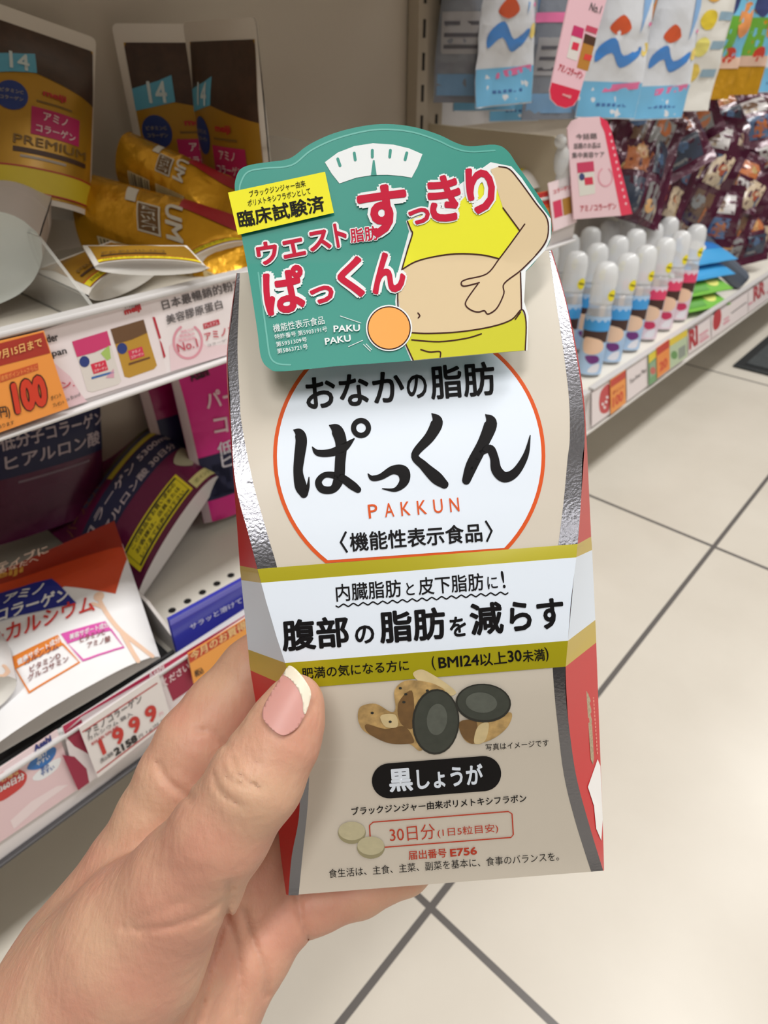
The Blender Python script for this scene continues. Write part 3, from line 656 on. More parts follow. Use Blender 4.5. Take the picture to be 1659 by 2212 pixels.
p.text('低分子', p.px(470, 985), p.px(560, 958), p.h * 0.07, mat((230, 226, 236), 0.5), 0.02, 5); p.text('ヒアル', p.px(478, 1012), p.px(566, 986), p.h * 0.07, mat((230, 226, 236), 0.5), 0.02, 5)
p.done('collagen_pouch', 'bright pink collagen pouch standing beside the held box', 'magenta pouches')
p = Pouch(onZ(-60, 1660, ZDECK + 0.03), onZ(346, 1420, ZDECK + 0.03), atD(-115, 1285, 0.50), 0.04, mat((240, 240, 242), 0.42), seal=0.05, gus=0.02, crumple=0.0012, nseed=5, corner=0.2, bk=0.1)
redo, redo2 = mat((150, 40, 20), 0.4), mat((204, 70, 30), 0.4)
p.pquad([(-200, 1020), (240, 1060), (300, 1200), (250, 1285), (140, 1268), (80, 1300), (-200, 1420)], redo2, 2); p.pquad([(-200, 1020), (240, 1060), (280, 1180), (180, 1205), (60, 1245), (-200, 1330)], redo, 3)
lw = mat((240, 210, 190), 0.5)
p.text('クティブに', p.px(-40, 1225), p.px(106, 1196), p.h * 0.06, lw, 0.02, 5); p.text('あなたへ', p.px(-4, 1244), p.px(84, 1214), p.h * 0.035, lw, 0.02, 5); p.text('meiji', p.px(-50, 1268), p.px(50, 1242), p.h * 0.055, mat((206, 150, 60), 0.5), 0.03, 5)
p.pquad([(-120, 1310), (112, 1252), (166, 1306), (-120, 1400)], mat((28, 40, 140), 0.45), 4)
p.text('アミノ', p.px(6, 1308), p.px(92, 1284), p.h * 0.075, mat(WHITE, 0.5), 0.03, 6); p.text('コラーゲン', p.px(-8, 1350), p.px(150, 1300), p.h * 0.085, mat(WHITE, 0.5), 0.03, 6)
p.text('+カルシウム', p.px(-12, 1402), p.px(206, 1322), p.h * 0.1, mat((206, 44, 40), 0.5), 0.02, 6)
orr, pnk = mat((226, 130, 40), 0.45), mat((214, 80, 170), 0.45)
for Q, m_, t_, fr in (([(20, 1424), (126, 1374), (136, 1394), (34, 1446)], orr, '健康サポート成分', [(34, 1446), (136, 1394), (172, 1432), (64, 1498)]), ([(132, 1372), (228, 1344), (240, 1362), (146, 1392)], pnk, '美容サポート成分', [(146, 1392), (240, 1362), (268, 1400), (180, 1428)])):
    p.pquad(Q, m_, 3); p.text(t_, p.px(Q[3][0] + 6, Q[3][1] - 5), p.px(Q[2][0] - 4, Q[2][1] - 4), p.h * 0.035, mat(WHITE, 0.5), 0.02, 6)
    p.stroke([p.px(*q) for q in fr], orr if m_ is orr else pnk, p.w * 0.006, smooth=False, closed=True, lift=4)
gr = mat((130, 60, 60), 0.5)
for k, (t_, a_, b_) in enumerate((('カルシウム', (54, 1440), (128, 1404)), ('ビタミンD', (66, 1456), (132, 1424)), ('グルコサミン', (62, 1476), (150, 1430)), ('ビタミンC', (174, 1392), (228, 1374)), ('アミノ酸', (190, 1404), (240, 1388)))): p.text(t_, p.px(*a_), p.px(*b_), p.h * 0.035, gr, 0.02, 6)
sk = mat((232, 196, 170), 0.5)
p.stroke([p.px(*q) for q in ((212, 1288), (222, 1312), (240, 1340), (262, 1365), (290, 1388), (330, 1420))], sk, p.w * 0.012, lift=2); p.stroke([p.px(*q) for q in ((262, 1365), (284, 1405), (302, 1440))], sk, p.w * 0.012, lift=2); p.stroke([p.px(*q) for q in ((226, 1316), (200, 1306), (196, 1318))], sk, p.w * 0.01, lift=2); p.ell(*p.px(214, 1290), p.w * 0.03, p.w * 0.03, sk, 0, 2)
p.done('calcium_pouch', 'white pouch with orange top and blue title lying in the front tray')
p = Pouch(atD(-190, 1590, 0.40), atD(36, 1470, 0.44), atD(-190, 1420, 0.46), 0.03, mat((232, 230, 230), 0.4), seal=0.08, gus=0.01, corner=0.4)
p.stroke([p.px(*q) for q in ((10, 1440), (18, 1452), (12, 1470), (6, 1480))], sk, p.w * 0.02, lift=2); p.done('calcium_pouch', 'round cornered white pouch cut by the left edge of the picture')
# grey divider plate and blue label strip
gd = mat((196, 190, 186), 0.4)
x0 = onZ(372, 1405, ZDECK + 0.01).x; y0 = onZ(372, 1405, ZDECK + 0.01).y
A = onZ(378, 1408, ZDECK + 0.002); B = onZ(255, 1200, ZDECK + 0.03)
divider([(A.x, YS + 0.012, ZDECK), (A.x, YB - 0.06, ZDECK), (A.x, YB - 0.06, ZDECK + 0.048), (A.x, YS + 0.06, ZDECK + 0.040), (A.x, YS + 0.012, ZDECK + 0.015)], 'grey white divider between the white pouch and the perforated deck', m=gd, t=0.003)
bl = mat((58, 62, 176), 0.25, coat=0.5)
c = Card([(366, 1340), (540, 1244), (552, 1340), (386, 1420)], bl, y=YS + 0.012, thick=0.004)
c.poly([(366, 1340), (540, 1244), (541, 1256), (368, 1352)], mat((110, 116, 210), 0.2, coat=0.6), 1)
c.text('サラッと溶けておいしい', (412, 1362), (590, 1266), 12, mat((226, 228, 250), 0.5), 0.02, 3)
c.done('label_strip', 'glossy blue label strip standing on the perforated deck', 'label strip')

# ------------------------------------------------------------------ right bay
# bottles of toy drink sweets in rows
clearp = mat((246, 248, 250), 0.12, alpha=0.4, coat=0.3); capm = mat((246, 248, 250), 0.18, alpha=0.62, coat=0.5)
def lathe(name, prof, m, parent, n=18, z0=0, sq=0.8):
    bm = bmesh.new(); rings = []
    for r, z in prof: rings.append([bm.verts.new((r * math.cos(2 * math.pi * i / n), r * sq * math.sin(2 * math.pi * i / n), z)) for i in range(n)])
    for a, b in zip(rings, rings[1:]):
        for i in range(n): bm.faces.new((a[i], a[(i + 1) % n], b[(i + 1) % n], b[i]))
    bm.faces.new(rings[0][::-1]); bm.faces.new(rings[-1])
    return bm_obj(name, bm, m, parent)
BH = 0.155
def make_bottle(pal):
    e = empty('sweet_bottle', (0, 0, 0), '-', 'bottle')
    lathe('body', [(0.011, 0), (0.0165, 0.003), (0.0175, 0.01), (0.0175, 0.085), (0.016, 0.095), (0.0155, 0.1)], clearp, e)
    lathe('cap', [(0.0155, 0.1), (0.0165, 0.104), (0.0165, 0.138), (0.0145, 0.149), (0.009, 0.1545), (0.003, 0.156)], capm, e)
    lab = Sheet(lambda x, y, l: Vector(((0.0178 + l) * math.sin(x), -(0.0178 + l) * 0.8 * math.cos(x), y)), step=(0.2, 0), lift=0.00015)
    band, hair, face, low, acc = pal
    lab.poly([(-2.6, 0.004), (2.6, 0.004), (2.6, 0.086), (-2.6, 0.086)], low, 0)
    lab.poly([(-2.6, 0.066)] + [(-2.6 + i * 0.26, 0.078 + 0.004 * (i % 2)) for i in range(21)] + [(2.6, 0.066)], band, 1)
    lab.poly([(-1.3, 0.054), (1.1, 0.05), (1.1, 0.066), (-1.3, 0.066)], hair, 1)
    lab.poly(spline([(-0.9, 0.056), (0.4, 0.054), (0.8, 0.042), (0.2, 0.034), (-0.8, 0.036)], 4, True), face, 2)
    lab.poly(spline([(-0.6, 0.03), (0.3, 0.032), (0.6, 0.024), (-0.1, 0.02)], 4, True), acc, 2)
    lab.poly(spline([(0.1, 0.018), (0.7, 0.02), (0.6, 0.008), (-0.2, 0.008)], 4, True), mat((236, 236, 244), 0.4), 2)
    lab.build('label', e)
    st = Sheet(lambda x, y, l: Vector(((0.0168 + l) * math.sin(x), -(0.0168 + l) * 0.8 * math.cos(x), y)), step=(0.2, 0), lift=0.0002)
    st.ell(0.75, 0.114, 0.42, 0.0075, mat((240, 224, 40), 0.4), 0, 1); st.stroke([(0.45, 0.115), (1.05, 0.113)], mat((120, 110, 20), 0.5), 0.0012, smooth=False, lift=2)
    st.build('sticker', e)
    return e
def copy_tree(o, parent=None):
    c = o.copy(); C.objects.link(c)
    if parent is not None: c.parent = parent
    for ch in list(o.children): copy_tree(ch, c)
    return c
hair, face = mat((70, 44, 38), 0.4), mat((244, 206, 176), 0.4)
PB = (mat((70, 160, 226), 0.35), hair, face, mat((178, 208, 240), 0.35), mat((120, 60, 130), 0.4))
PR = (mat((228, 70, 110), 0.35), hair, face, mat((232, 214, 226), 0.35), mat((206, 60, 100), 0.4))
protos = {}
cnt = 0
ordw = ['first', 'second', 'third', 'fourth', 'fifth', 'sixth']
for row in range(3):
    for i in range(6):
        pal = 'b' if (i < 3) else 'r'
        if pal not in protos: e = protos[pal] = make_bottle(PB if pal == 'b' else PR)
        else: e = copy_tree(protos[pal])
        x = 0.945 + i * 0.072 + row * 0.012; y = YS + 0.052 + row * 0.058
        e.matrix_world = Matrix.Translation((x, y, ZDECK + 0.0005 + row * 0.004)) @ Matrix.Rotation(math.radians(-20 + random.uniform(-6, 6) - 35), 4, 'Z') @ Matrix.Rotation(math.radians(-5), 4, 'X') @ Matrix.Scale(1.12, 4)
        rw = ['front row', 'middle row', 'back row'][row]
        e['label'] = 'clear capped %s bottle, %s from the near end of the %s' % ('blue' if pal == 'b' else 'pink', ordw[i], rw)
        e['group'] = 'capped sweet bottles'
# grey roll-edge divider and flat packets
Pd = [onZ(1485, 520, 0.34), onZ(1500, 505, 0.345), onZ(1605, 625, 0.215), onZ(1580, 640, 0.205)]
A, B = onY(1482, 512, 0.50), onY(1600, 622, YS + 0.03)
d = (B - A); L = d.length; d.normalize(); sd = d.cross(Vector((0, 0, 1))).normalized(); nn = sd.cross(d)
M = Matrix((sd, d, nn)).transposed().to_4x4(); M.translation = A + Vector((0, 0, 0.012))
bm = bmesh.new(); add_box(bm, -0.018, 0.018, 0, L, -0.02, 0.02, 0, 0.012)
tag(bm_obj('shelf_divider', bm, mat((92, 100, 114), 0.5), None, M, False), 'thick grey sloping divider between the bottles and the snack bags', 'divider')
def packet(cx, cy, z, ang, w, h, m, label, deco):
    ca, sa = math.cos(ang), math.sin(ang)
    bl = Vector((cx, cy, z)); x = Vector((ca, sa, 0)); y = Vector((-sa, ca, 0.28)).normalized()
    p = Pouch(bl, bl + x * w, bl + y * h, 0.012, m, seal=0.06, sealb=0.05, crumple=0.001, nseed=cx * 9, corner=0.01, nx=10, ny=12)
    deco(p); p.done('sweet_packet', label, 'packets by the bottles', 'packet')
def deco_b(p): p.aquad(0.1, 0.35, 0.9, 0.75, mat((40, 120, 200), 0.35), 2); p.aell(0.4, 0.55, 0.22, mat((226, 226, 220), 0.4), 3); p.aquad(0.05, 0.85, 0.95, 0.93, mat((240, 200, 220), 0.4), 2)
def deco_g(p): p.aquad(0.05, 0.5, 0.95, 0.9, mat((226, 230, 226), 0.4), 2); p.aell(0.35, 0.68, 0.2, mat((226, 150, 170), 0.4), 3); p.aell(0.7, 0.3, 0.16, mat((226, 226, 120), 0.4), 3); p.aquad(0.05, 0.08, 0.5, 0.22, mat((90, 160, 60), 0.4), 3)
for k in range(4):
    q = onZ(1455 + k * 8, 665 - k * 22, ZDECK + 0.012 + k * 0.016)
    packet(1.325 + k * 0.03, YS + 0.035 + 0.012 * k, ZDECK + 0.014 + k * 0.022, -0.35, 0.12, 0.12, mat((120, 190, 70), 0.35, coat=0.2) if k < 2 else mat((60, 160, 220), 0.35, coat=0.2),
           ['green packet nearest the bottles behind the right rail', 'green and white packet under the two blue ones', 'blue packet on top of the green ones', 'topmost blue packet beside the grey divider'][k], deco_g if k < 2 else deco_b)
# heap of snack bags, each crumpled film with printed panels
fm = mat((74, 18, 46), 0.22, 0.15, coat=0.5, bump=0.5, bscale=60)
def snack_bag(seed):
    r = random.Random(seed)
    p = Pouch(Vector((-0.075, -0.05, 0)), Vector((0.075, -0.05, 0)), Vector((-0.075, 0.06, 0)), 0.05, fm, seal=0.05, sealb=0.05, crumple=0.009, nseed=seed * 3.7, corner=0.01, nx=16, ny=13)
    pals = [(206, 120, 70), (222, 200, 170), (90, 120, 160), (226, 222, 220), (190, 90, 60), (120, 90, 70), (200, 170, 110), (60, 70, 90), (150, 150, 150), (232, 180, 120)]
    pals = [tuple(int(q * 0.9) for q in c_) for c_ in pals]
    for i in range(2):
        for j in range(2):
            a0, b0 = 0.07 + i * 0.44 + r.uniform(-0.02, 0.02), 0.1 + j * 0.42
            p.aquad(a0, b0, a0 + 0.36, b0 + 0.34, mat(r.choice(pals), 0.3, coat=0.4), 2)
            p.aell(a0 + r.uniform(0.1, 0.26), b0 + r.uniform(0.12, 0.24), r.uniform(0.05, 0.1), mat(r.choice(pals), 0.3, coat=0.4), 3)
            p.aquad(a0 + 0.02, b0 + 0.03, a0 + 0.2, b0 + 0.07, mat(r.choice(pals), 0.3), 4)
    me = p.build('snack_bag', None, Matrix.Identity(4))
    for nm, b0, b1 in (('top_seal', 0.97, 1.05), ('bottom_seal', -0.05, 0.03)):
        s = Sheet(lambda x, y, l: Vector((x + p.sk * y, y, p.crump(x, min(max(y, 0), p.h)) + 0.001)), step=(p.w / 16, 0)); s.poly([(0.002, b0 * p.h), (p.w - 0.002, b0 * p.h), (p.w - 0.002, b1 * p.h), (0.002, b1 * p.h)], fm, 1)
        s.build(nm, me)
    return me
sb = [snack_bag(k + 1) for k in range(5)]
spots = []
LAY = [(262, 0.548, [1395, 1458, 1522, 1590, 1655, 1715]), (325, 0.53, [1368, 1432, 1500, 1565, 1632, 1700]), (390, 0.51, [1372, 1440, 1505, 1575, 1645, 1710]),
       (455, 0.49, [1512, 1575, 1640, 1700]), (512, 0.462, [1600, 1662, 1725]), (566, 0.44, [1668, 1735])]
lyw = ['topmost', 'second', 'third', 'fourth', 'fifth', 'lowest']
plw = ['leftmost', 'second from the left', 'third from the left', 'fourth from the left', 'fifth from the left', 'sixth from the left']
k = 0
for li, (v, yy, us) in enumerate(LAY):
    for ui, u in enumerate(us):
        o = sb[k] if k < 5 else copy_tree(sb[k % 5])
        r = random.Random(k + 50)
        P = onY(u + r.uniform(-10, 10), v + r.uniform(-10, 10), yy); P.z = max(P.z, ZDECK + 0.062)
        nrm = Vector((-0.75, -0.62, 0.35)) + Vector((r.uniform(-0.35, 0.35), r.uniform(-0.3, 0.3), r.uniform(-0.2, 0.35)))
        zq = nrm.normalized(); xq = Vector((0.6, -0.7, r.uniform(-0.6, 0.6))) if r.random() < 0.7 else Vector((0.2, -0.2, 0.9)); xq = (xq - zq * xq.dot(zq)).normalized(); yq = zq.cross(xq)
        M = Matrix((xq, yq, zq)).transposed().to_4x4(); M.translation = P
        o.matrix_world = M @ Matrix.Scale(r.uniform(0.95, 1.15), 4) @ Matrix.Translation((-0.075, -0.055, 0))
        o['label'] = 'crumpled maroon snack bag, %s in the %s layer of the heap' % (plw[ui], lyw[li])
        o['category'] = 'snack bag'; o['group'] = 'snack bags in the heap'
        k += 1

# hanging bags on pegs
lb, wb, pk = mat((120, 190, 232), 0.32, coat=0.3), mat((226, 230, 238), 0.28, coat=0.4, bump=0.4, bscale=50), mat((232, 120, 170), 0.4)
def hang_bag(u, vb, y, w, h, kind, label, yaw=-0.5, tilt=0.0, zoff=0.0):
    b = onY(u, vb, y)
    x = Vector((math.cos(yaw), math.sin(yaw), tilt)).normalized(); up_ = Vector((0, 0, 1)); up_ = (up_ - x * up_.z * 0).normalized()
    yv = (Vector((0, 0, 1)) - x * x.z).normalized()
    base = {'sky': wb, 'gold': mat((222, 166, 40), 0.25, 0.5, bump=0.5, bscale=60), 'narrow': mat((232, 230, 224), 0.35, coat=0.3), 'grey': mat((128, 134, 146), 0.3, coat=0.3, bump=0.4, bscale=50)}[kind]
    p = Pouch(b - x * w / 2, b + x * w / 2, b - x * w / 2 + yv * h, 0.03, base, seal=0.05, sealb=0.1, taper=0.55 if kind in ('sky', 'grey') else 0.1, crumple=0.004, nseed=u * 0.37, corner=0.01, nx=14, ny=18)
    if kind == 'sky':
        p.aquad(0.005, 0.005, 0.995, 0.16, lb, 2); p.poly([p.ab(0.36, 0.115), p.ab(0.95, 0.135), p.ab(0.95, 0.165), p.ab(0.36, 0.145)], pk, 3); [p.aquad(0.3 + q * 0.09, 0.055, 0.36 + q * 0.09, 0.068, mat((70, 110, 170), 0.4), 3) for q in range(6)]
        bs = mat((70, 140, 220), 0.35, coat=0.2)
        p.poly(spline([p.ab(0.14, 0.24), p.ab(0.35, 0.28), p.ab(0.55, 0.22), p.ab(0.8, 0.27), p.ab(0.8, 0.31), p.ab(0.55, 0.27), p.ab(0.35, 0.34), p.ab(0.14, 0.3)], 4, True), bs, 3)
        p.poly(spline([p.ab(0.24, 0.38), p.ab(0.4, 0.43), p.ab(0.56, 0.38), p.ab(0.4, 0.35)], 4, True), mat((214, 90, 50), 0.4), 3)
        p.aell(0.9, 0.3, 0.06, mat((240, 214, 120), 0.4), 3, 1.4); p.aell(0.88, 0.4, 0.04, pk, 3, 0.6)
        p.aell(0.42, 0.6, 0.07, mat((200, 60, 60), 0.4), 3, 0.8); p.aell(0.38, 0.72, 0.08, mat((222, 120, 170), 0.4), 3, 0.9)
        p.poly([p.ab(0.72, 0.36), p.ab(0.82, 0.5), p.ab(0.74, 0.64), p.ab(0.62, 0.66)], mat((140, 180, 226), 0.4), 3)
    if kind == 'gold':
        p.aquad(0.02, 0.22, 0.98, 0.66, mat((120, 196, 232), 0.35), 2); p.aquad(0.02, 0.22, 0.6, 0.44, mat((110, 176, 60), 0.35), 3); p.aell(0.72, 0.42, 0.2, mat((226, 150, 90), 0.35), 4, 1.5); p.aell(0.6, 0.24, 0.2, mat((206, 60, 40), 0.35), 5, 0.7); p.aquad(0.02, 0.17, 0.98, 0.23, mat((226, 190, 170), 0.35), 5)
        p.poly(spline([p.ab(0.05, 0.6), p.ab(0.3, 0.64), p.ab(0.45, 0.5), p.ab(0.3, 0.44), p.ab(0.08, 0.5)], 4, True), mat((60, 70, 120), 0.35), 4)
        for k in range(4): p.aell(0.15 + k * 0.24, 0.8, 0.1, mat([(226, 200, 170), (206, 120, 60)][k % 2], 0.35), 3, 1.2)
    if kind == 'narrow':
        for k in range(4): p.aell(0.3, 0.2 + k * 0.13, 0.16, mat([(230, 200, 90), (232, 222, 120), (226, 200, 60), (222, 170, 80)][k], 0.4), 3); p.aquad(0.5, 0.18 + k * 0.14, 0.9, 0.22 + k * 0.14, mat((150, 180, 200), 0.4), 3)
        p.aquad(0.3, 0.86, 0.95, 0.96, mat((236, 220, 60), 0.4), 3)
    if kind == 'grey':
        p.aquad(0.1, 0.2, 0.9, 0.36, mat((168, 168, 174), 0.4), 2)
        for k in range(3): p.aquad(0.15, 0.22 + k * 0.045, 0.8, 0.235 + k * 0.045, mat((90, 90, 100), 0.5), 3)
        p.aquad(0.05, 0.42, 0.95, 0.46, pk, 3); p.aquad(0.05, 0.03, 0.95, 0.12, mat((120, 160, 200), 0.4), 2)
    p.done('hanging_sweet_bag', label, 'sweet bags on the pegs', 'sweet bag')
hang_bag(990, 222, 0.55, 0.06, 0.24, 'grey', 'dim grey sweet bag hanging leftmost on the pegs', -0.9)
hang_bag(1045, 240, 0.545, 0.085, 0.24, 'sky', 'dim sky blue sweet bag hanging second from the upright', -0.5)
hang_bag(1085, 228, 0.515, 0.085, 0.24, 'sky', 'sky blue sweet bag hanging in front of the second, with a curled lower edge', -0.35, 0.05)
hang_bag(1110, 262, 0.56, 0.075, 0.2, 'sky', 'sky blue sweet bag hanging lowest, mostly behind its neighbours', -0.5)
hang_bag(1190, 258, 0.50, 0.085, 0.24, 'grey', 'silver backed sweet bag turned away beside the pink talker', -0.6)
hang_bag(1306, 256, 0.45, 0.083, 0.25, 'sky', 'bright white and sky blue sweet bag partly behind the upper pink talker', -0.7, -0.03)
hang_bag(1417, 258, 0.43, 0.082, 0.25, 'sky', 'bright white and sky blue sweet bag right of the upper pink talker', -0.6, 0.02)
hang_bag(1360, 200, 0.53, 0.08, 0.25, 'gold', 'dark gold bag behind the two bright sky blue bags', -0.6)
hang_bag(1488, 240, 0.45, 0.075, 0.25, 'narrow', 'narrow white bag printed with yellow dots beside the gold bags', -0.5)
hang_bag(1535, 215, 0.45, 0.075, 0.25, 'gold', 'gold snack bag with blue panel hanging next to the narrow white bag', -0.5)
hang_bag(1600, 205, 0.45, 0.075, 0.25, 'gold', 'gold snack bag with blue panel hanging second from the narrow white bag', -0.5)
hang_bag(1662, 200, 0.45, 0.08, 0.25, 'sky', 'pale blue bag hanging at the right edge of the picture', -0.5)
# shelf talkers
def talker(pts, y, draw, label, m, edge):
    c = Card(pts, m, y, 0.0012); draw(c); return c.done('shelf_talker', label, 'shelf talker')
rd = mat((222, 40, 74), 0.4)
q1 = [(1256, -80), (1330, -60), (1316, -20), (1250, 212), (1240, 228), (1222, 234), (1204, 228), (1190, 214), (1188, 196), (1238, -40)]
def t1(c):
    c.poly([(1192, 178), (1254, 196), (1248, 214), (1238, 228), (1222, 233), (1204, 228), (1191, 214), (1188, 194)], rd, 1)
    c.text('アミノコラーゲン', (1204, 152), (1256, 172), 17, mat((200, 50, 70), 0.5), 0.03, 2); c.poly([(1240, 54), (1262, 62), (1246, 132), (1224, 124)], mat((230, 224, 220), 0.5), 1); c.poly([(1264, 72), (1288, 82), (1270, 154), (1246, 146)], mat((190, 130, 50), 0.5), 1)
    c.poly([(1240, 54), (1262, 62), (1258, 84), (1234, 76)], mat((206, 50, 110), 0.5), 2); c.poly([(1264, 72), (1288, 82), (1284, 100), (1260, 92)], mat((80, 50, 36), 0.5), 2); c.poly([(1238, 90), (1252, 94), (1248, 110), (1234, 106)], mat((226, 50, 80), 0.5), 2); c.poly([(1264, 116), (1280, 120), (1276, 132), (1260, 128)], mat((226, 70, 60), 0.5), 2)
    c.poly([(1268, 54), (1292, 62), (1288, 74), (1264, 66)], mat((206, 70, 100), 0.5), 2); c.text('No.1', (1272, 22), (1296, 30), 18, inkg, 0.02, 2); c.text('meiji', (1214, 208), (1232, 214), 8, mat((240, 200, 200), 0.5), 0.03, 3)
talker(q1, YS - 0.02, t1, 'pink talker with red foot hanging tilted in front of the sweet bags', mat((244, 200, 212), 0.4), rd)
q2 = [(1226, 278), (1236, 262), (1254, 254), (1296, 252), (1312, 262), (1320, 280), (1366, 462), (1340, 466), (1240, 474)]
def t2(c):
    c.poly([(1296, 252), (1312, 262), (1320, 280), (1366, 462), (1342, 466), (1306, 286), (1298, 268)], mat((236, 54, 90), 0.4), 1)
    for k, t_ in enumerate(('今話題', '話題のお品は', '集中美容ケア')): c.text(t_, (1244 - k * 4, 302 + k * 20), (1290 + k * 8, 300 + k * 20), 13, inkg, 0.01, 2)
    c.poly([(1246, 352), (1282, 348), (1286, 418), (1252, 424)], mat((226, 224, 216), 0.5), 1); c.poly([(1246, 352), (1282, 348), (1284, 370), (1248, 374)], mat((206, 60, 100), 0.5), 2); c.poly([(1262, 384), (1280, 382), (1282, 398), (1264, 400)], mat((214, 50, 80), 0.5), 2); c.ell(1257, 382, 6, 8, mat((60, 70, 120), 0.5), 0, 2)
    c.stroke([(1308 + 15 * math.cos(a), 382 + 20 * math.sin(a)) for a in [math.radians(d) for d in range(-60, 245, 30)]], lpink, 1.4, lift=2)
    c.text('アミノコラーゲン', (1254, 458), (1332, 452), 15, mat((196, 60, 80), 0.5), 0.02, 2)
    for k in range(11): c.ell(1318 + k * 3.4, 290 + k * 15, 2.2, 3.2, mat((250, 200, 210), 0.5), 0, 2)
talker(q2, YS - 0.012, t2, 'pink talker with red right edge clipped to the end of the upper rail', mat((240, 206, 214), 0.4), rd)
e = empty('talker_clip', onY(1215, 395, YS - 0.006), 'clear plastic clip on the right end of the upper rail', 'clip')
for nm, q, r in (('ball_joint', (1211, 305), 0.006), ('stem', (1213, 345), 0.0075)):
    bm = bmesh.new(); bmesh.ops.create_uvsphere(bm, u_segments=14, v_segments=10, radius=r, matrix=Matrix.Scale(1.0 if nm == 'ball_joint' else 2.0, 4, (0, 0, 1)))
    o = bm_obj(nm, bm, clear(226, 228, 230, a=0.55), e); o.location = onY(*q, YS - 0.006) - onY(1215, 395, YS - 0.006)
bm = bmesh.new(); add_box(bm, -0.012, 0.012, -0.003, 0.003, -0.004, 0.022, 0, 0.002); bm_obj('grip', bm, clear(226, 228, 230, a=0.5), e, None, False)

# ------------------------------------------------------------------ the boxed supplement held in the hand
D0 = 0.200                                        # distance of the flat back panel
TL = math.tan(math.radians(4.65))
def tt(u, v): return (v + (u - 908) * TL - 564) / (1912 - 564)      # 0 at the top edge of the box, 1 at its bottom edge
ZPROF = [(-0.02, 0.004), (0, 0.005), (0.15, 0.0135), (0.3, 0.0205), (0.45, 0.0245), (0.58, 0.0255), (0.66, 0.0252), (0.75, 0.0205), (0.87, 0.0115), (1, 0.0025), (1.02, 0.0015)]
def zprof(t):
    t = min(max(t, -0.02), 1.02)
    for (a, za), (b, zb) in zip(ZPROF, ZPROF[1:]):
        if t <= b:
            k = (t - a) / (b - a)
            return za + (zb - za) * k
    return ZPROF[-1][1]
_zs = [sum(zprof(i / 200 + j / 400 * 6) for j in range(-3, 4)) / 7 for i in range(-10, 215)]
def zs(t):
    x = min(max(t * 200 + 10, 0), 223.99); i = int(x); return _zs[i] + (_zs[i + 1] - _zs[i]) * (x - i)
bax = (RT * math.cos(math.radians(4.65)) + UP * math.sin(math.radians(4.65)))
bay = FW.cross(bax) * -1
if bay.dot(UP) < 0: bay = -bay
BOXM = Matrix((bax, bay, bax.cross(bay))).transposed().to_4x4()
BOXM.translation = atD(908, 1237, D0)
BOXI = BOXM.inverted()
def bfront(u, v, lift): return BOXI @ atD(u, v, D0 - zs(tt(u, v)) - lift)
box = empty('supplement_box', BOXM, 'tall beige waisted supplement box with teal card on top, held in the hand', 'box')
beige = mat((204, 195, 181), 0.42, coat=0.05, spec=0.3)
silver = mat((128, 128, 134), 0.2, 0.95, bump=0.05, bscale=1200)
redp = mat((196, 28, 36), 0.38)
gold = mat((176, 166, 22), 0.3, 0.25, coat=0.2)
goldside = mat((198, 172, 70), 0.35, 0.15)
pale = mat((222, 231, 243), 0.42, spec=0.3)
ink, orange_ink, bred = mat((18, 16, 18), 0.55, spec=0.12), mat((214, 86, 34), 0.55, spec=0.15), mat((184, 62, 40), 0.55, spec=0.15)
LO = [(512, 590), (502, 680), (492, 760), (497, 860), (499, 915), (509, 1045), (538, 1159), (556, 1229), (575, 1300), (598, 1378), (616, 1432), (632, 1490), (645, 1570), (650, 1640), (649, 1692), (645, 1771), (630, 1851), (623, 1934)]
LI = [(518, 590), (515, 680), (513, 760), (518, 860), (522, 915), (546, 1040), (578, 1155), (599, 1228), (612, 1300), (624, 1378), (632, 1432), (650, 1490), (664, 1570), (669, 1640), (668, 1673), (664, 1748), (654, 1842), (645, 1934)]
RO = [(1190, 541), (1221, 649), (1243, 757), (1258, 858), (1263, 945), (1258, 993), (1255, 1080), (1248, 1175), (1244, 1210), (1233, 1300), (1227, 1383), (1222, 1440), (1222, 1500), (1228, 1560), (1244, 1673), (1270, 1772), (1303, 1881)]
RI = [(1186, 542), (1201, 649), (1217, 757), (1229, 858), (1231, 945), (1226, 993), (1218, 1080), (1206, 1178), (1202, 1210), (1196, 1300), (1193, 1383), (1194, 1440), (1198, 1500), (1204, 1560), (1218, 1673), (1242, 1772), (1277, 1883)]
sh = Sheet(bfront, step=(130, 16), lift=0.00006, flip=True)
slo, sli, sro, sri = (spline(q, 5) for q in (LO, LI, RO, RI))
sh.poly(slo + sro[::-1], beige, 0)
sh.poly(slo + sli[::-1], silver, 1)
sh.poly(sri + sro[::-1], silver, 1)
# printed round label and its ring, cut by the gold band below
ring = [(884 + 294 * math.cos(a), 985 + 294 * math.sin(a)) for a in [i * math.pi / 45 for i in range(90)]]
def below_cut(p): return p[1] <= 1236 - (p[0] - 560) * 0.075
sh.poly([p for p in ring if below_cut(p)], orange_ink, 2)
sh.poly([(884 + (p[0] - 884) * 0.972, 985 + (p[1] - 985) * 0.972) for p in ring if below_cut(p)], pale, 3)
